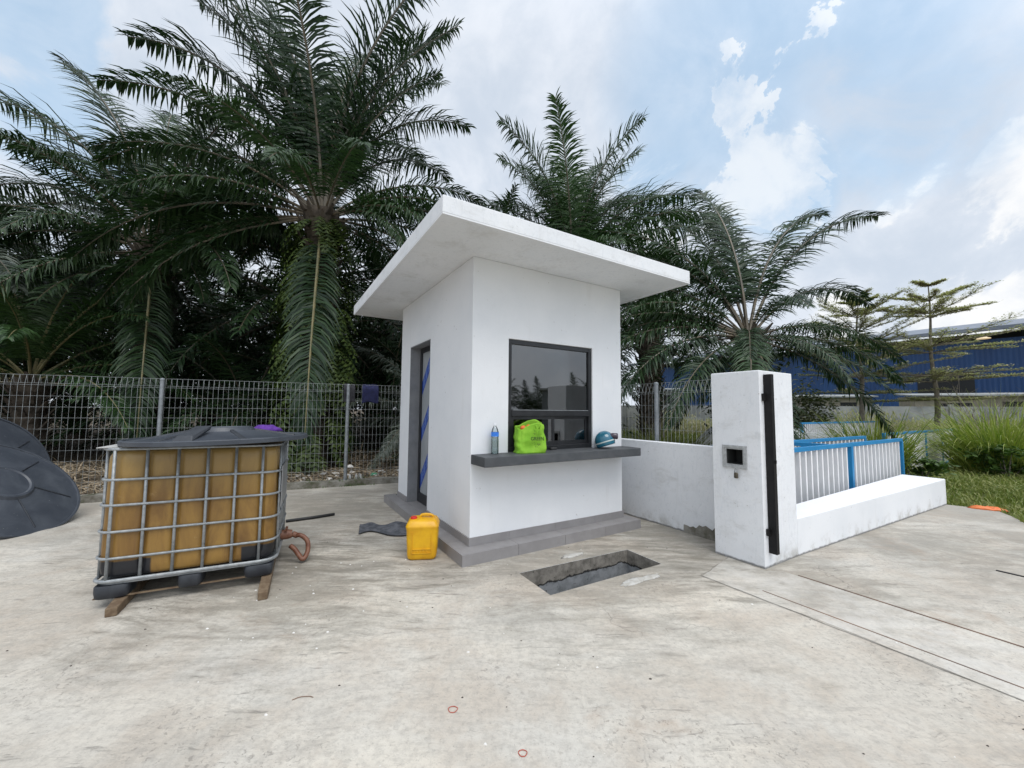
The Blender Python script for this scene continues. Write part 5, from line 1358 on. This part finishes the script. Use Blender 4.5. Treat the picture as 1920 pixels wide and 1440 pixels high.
while x < WL: t.box8([(x, sgn*-1.25, 8.30), (x+.12, sgn*-1.25, 8.30), (x+.12, sgn*.0, 8.0), (x, sgn*.0, 8.0), (x, sgn*-1.25, 8.44), (x+.12, sgn*-1.25, 8.44), (x+.12, sgn*.0, 8.54), (x, sgn*.0, 8.54)]); x += 6
o = t.build('bracket', M['darkgap'], None); o.parent = wh
# the side door opening and the lamp under the eave
t = B(); wb_(t, 30.0, 33.5, -.03, -.001, 2.4, 5.2); o = t.build('opening', M['darkgap'], None); o.parent = wh
def along(px, py):
    d_ = pixdir(px, py); den = d_.x*wd.y-d_.y*wd.x; tt_ = (WA.x*wd.y-WA.y*wd.x)/den; return (d_*tt_-WA).dot(wd)
lx = along(1845, 635)
t = B(); t.lathe([(.14, 0), (.42, -.14), (.42, -.18), (.0001, -.18)], 20, (lx, sgn*-.9, 8.05)); o = t.build('lamp_shade', M['lampglass'], None, smooth=True, angle=40); o.parent = wh
BW = [Vector((31.0, 17.2, 0)), Vector((27.3, 20.4, 0)), Vector((18.5, 24.2, 0)), Vector((8.2, 27.6, 0)), Vector((3.0, 29.5, 0))]
bw = empty('boundary_wall', BW[2]); tag(bw, 'grey precast concrete boundary wall with posts in front of the warehouse', 'wall')
for i in range(len(BW)-1):
    p, q = BW[i], BW[i+1]; d_ = (q-p); L_ = d_.length; d_.normalize(); n_ = Vector((-d_.y, d_.x, 0)); k = max(1, int(L_/2.4))
    for j in range(k):
        s0 = L_*j/k; s1 = L_*(j+1)/k
        t = B(); t.box(s0+.09, s1-.09, -.04, .04, -.1, 1.86, lambda x, y, z: p+d_*x+n_*y+Vector((0, 0, z))); t.build('panel', M['boundary'], bw)
        t = B(); t.box(s0-.085, s0+.085, -.09, .09, -.1, 1.98, lambda x, y, z: p+d_*x+n_*y+Vector((0, 0, z))); t.build('post', M['boundary'], bw)
def shed(loc, rot, L_, D_, H_, label, m_, grp=None):
    r = empty('shed', loc, (0, 0, rot)); tag(r, label, 'shed', grp)
    o = B().box(0, L_, 0, D_, 0, H_).build('wall', m_, None); o.parent = r
    o = B().box8([(-.25, -.4, H_), (L_+.25, -.4, H_), (L_+.25, D_+.3, H_+.25), (-.25, D_+.3, H_+.25), (-.25, -.4, H_+.1), (L_+.25, -.4, H_+.1), (L_+.25, D_+.3, H_+.35), (-.25, D_+.3, H_+.35)]).build('roof', M['whitepaint'], None); o.parent = r
    o.data.materials[0] = M['boundary']
    o = B().box(L_*.18, L_*.40, -.02, -.001, 1.0, H_-.5).build('window', M['darkgap'], None); o.parent = r
    o = B().box(L_*.6, L_*.8, -.02, -.001, .0, H_-.4).build('door', M['darkgap'], None); o.parent = r
shed(Vector((30.5, 29.5, 0)), R(-28), 7.5, 3, 2.75, 'low beige shed with a pale roof edge below the blue warehouse on the right', M['beige'])
shed(Vector((23.6, 32.5, 0)), R(-24), 5.0, 3, 2.7, 'low beige shed left of the taller tiered tree, beyond the boundary wall', M['beige'])
shed(Vector((10.8, 33.0, 0)), R(-20), 3.2, 3, 3.2, 'pale lean-to seen through the mesh beyond the boundary wall', M['boundary'])
# concrete ramp between the grass clumps
b = B(); b.box8([W(10.0, .9, -.04), W(15.5, .9, -.04), W(15.5, 4.8, -.04), W(10.0, 4.8, -.04), W(10.6, 1.6, .62), W(15.0, 1.6, .70), W(14.8, 4.2, .95), W(10.8, 4.2, .9)])
tag(b.build('concrete_ramp', M['boundary']), 'grey concrete mound between the two bright grass clumps', 'ramp')

# what the booth window mirrors: a pale site building and palms across the yard
rb_ = empty('site_building', Vector((16.3, .6, 0)), (0, 0, R(70))); tag(rb_, 'low grey building across the yard, seen only as a reflection in the booth window', 'building')
o = B().box(-2.6, 7, -4, 0, -.03, 2.5).build('wall', M['galvpost'], None); o.parent = rb_
o = B().box(-2.8, 7.2, -4.2, .25, 2.51, 2.62).build('roof', M['boundary'], None); o.parent = rb_
for k in range(3):
    o = B().box(-2.3+2.6*k, -.1+2.6*k, .001, .03, 1.72, 2.08).build('panel', M['whitepaint'], None); o.parent = rb_
for (x, y, h) in [(27, -7, .9), (29, -13, 1.3), (28, .5, .8), (31, -3, 1.4), (25, -14, 1.0), (31, 4.5, 1.3), (30, -9.5, .9), (28, -4, 1.0), (26, -10.5, 1.1), (29, 3, 1.0)]:
    palm((x, y), h, 'palm across the yard, seen only as a dark reflection in the booth window', int(300+x+y), fl=4.0, nf=24, kind='g', group='palms mirrored in the booth window', low=-40)

# ------------------------------------------------------------------ small things on the yard
o = lump('orange_cover', (7.28, 6.06, .0), .17, .04, M['orangecone'], 44, (1.2, .5), -.5); tag(o, 'flat orange plastic piece on the edge of the concrete by the grass', 'plastic piece')
for (x, y, r_, lab) in ((-.273, 1.989, .022, 'small dark red rubber band on the concrete, the farther one'), (.059, 1.751, .018, 'small dark red rubber band on the concrete, nearest to the viewer')):
    n = 30; tag(B().tube([(x+r_*(1+.1*math.sin(3*t))*math.cos(t), y+r_*.9*math.sin(t), .0025) for t in [2*math.pi*k/n for k in range(n)]], .0016, 6, closed=True).build('rubber_band', M['band'], smooth=True), lab, 'rubber band')
tag(B().tube(smooth([(-1.08, 2.04, .003), (-1.05, 2.06, .004), (-1.01, 2.065, .004), (-.985, 2.06, .003)]), .0018, 6).build('wire_scrap', M['rust'], smooth=True), 'tiny curved scrap of wire on the concrete', 'wire scrap')
rr = random.Random(71)
def chips(name, n, m_, lab, cat, s0, s1, region):
    b = B()
    for k in range(n):
        x, y = region(); s = rr.uniform(s0, s1); an = rr.uniform(0, 6.28)
        pts_ = [(x+s*rr.uniform(.6, 1.2)*math.cos(an+q*1.257), y+s*.7*rr.uniform(.6, 1.2)*math.sin(an+q*1.257)) for q in range(5)]
        b.loft([[(px, py, .0) for px, py in pts_], [(x+(px-x)*.6, y+(py-y)*.6, s*.45) for px, py in pts_]])
    tag(b.build(name, m_), lab, cat, kind='stuff')
def rg1():
    if rr.random() < .5: return rr.gauss(-1.5, .45), rr.gauss(3.2, .4)
    return rr.uniform(-2.5, 3.0), rr.uniform(1.5, 4.2)
def safe(f):
    def g_():
        while True:
            x, y = f(); q = Vector((x, y, 0))-Vector((CX, CY, 0)); a_ = q.dot(u1); b_ = q.dot(u2)
            if -.2 < a_ < 2.3 and b_ > -.22: continue
            if .15 < a_ < 1.6 and -1.12 < b_ < -.5: continue
            return x, y
    return g_
chips('paint_flakes', 46, M['chalk'], 'tiny white flakes scattered on the concrete', 'flakes', .004, .012, safe(rg1))
chips('pebbles', 70, M['stone'], 'tiny dark pebbles scattered on the concrete', 'pebbles', .003, .009, safe(lambda: (rr.uniform(-3.4, 4.0), rr.uniform(1.3, 4.6))))
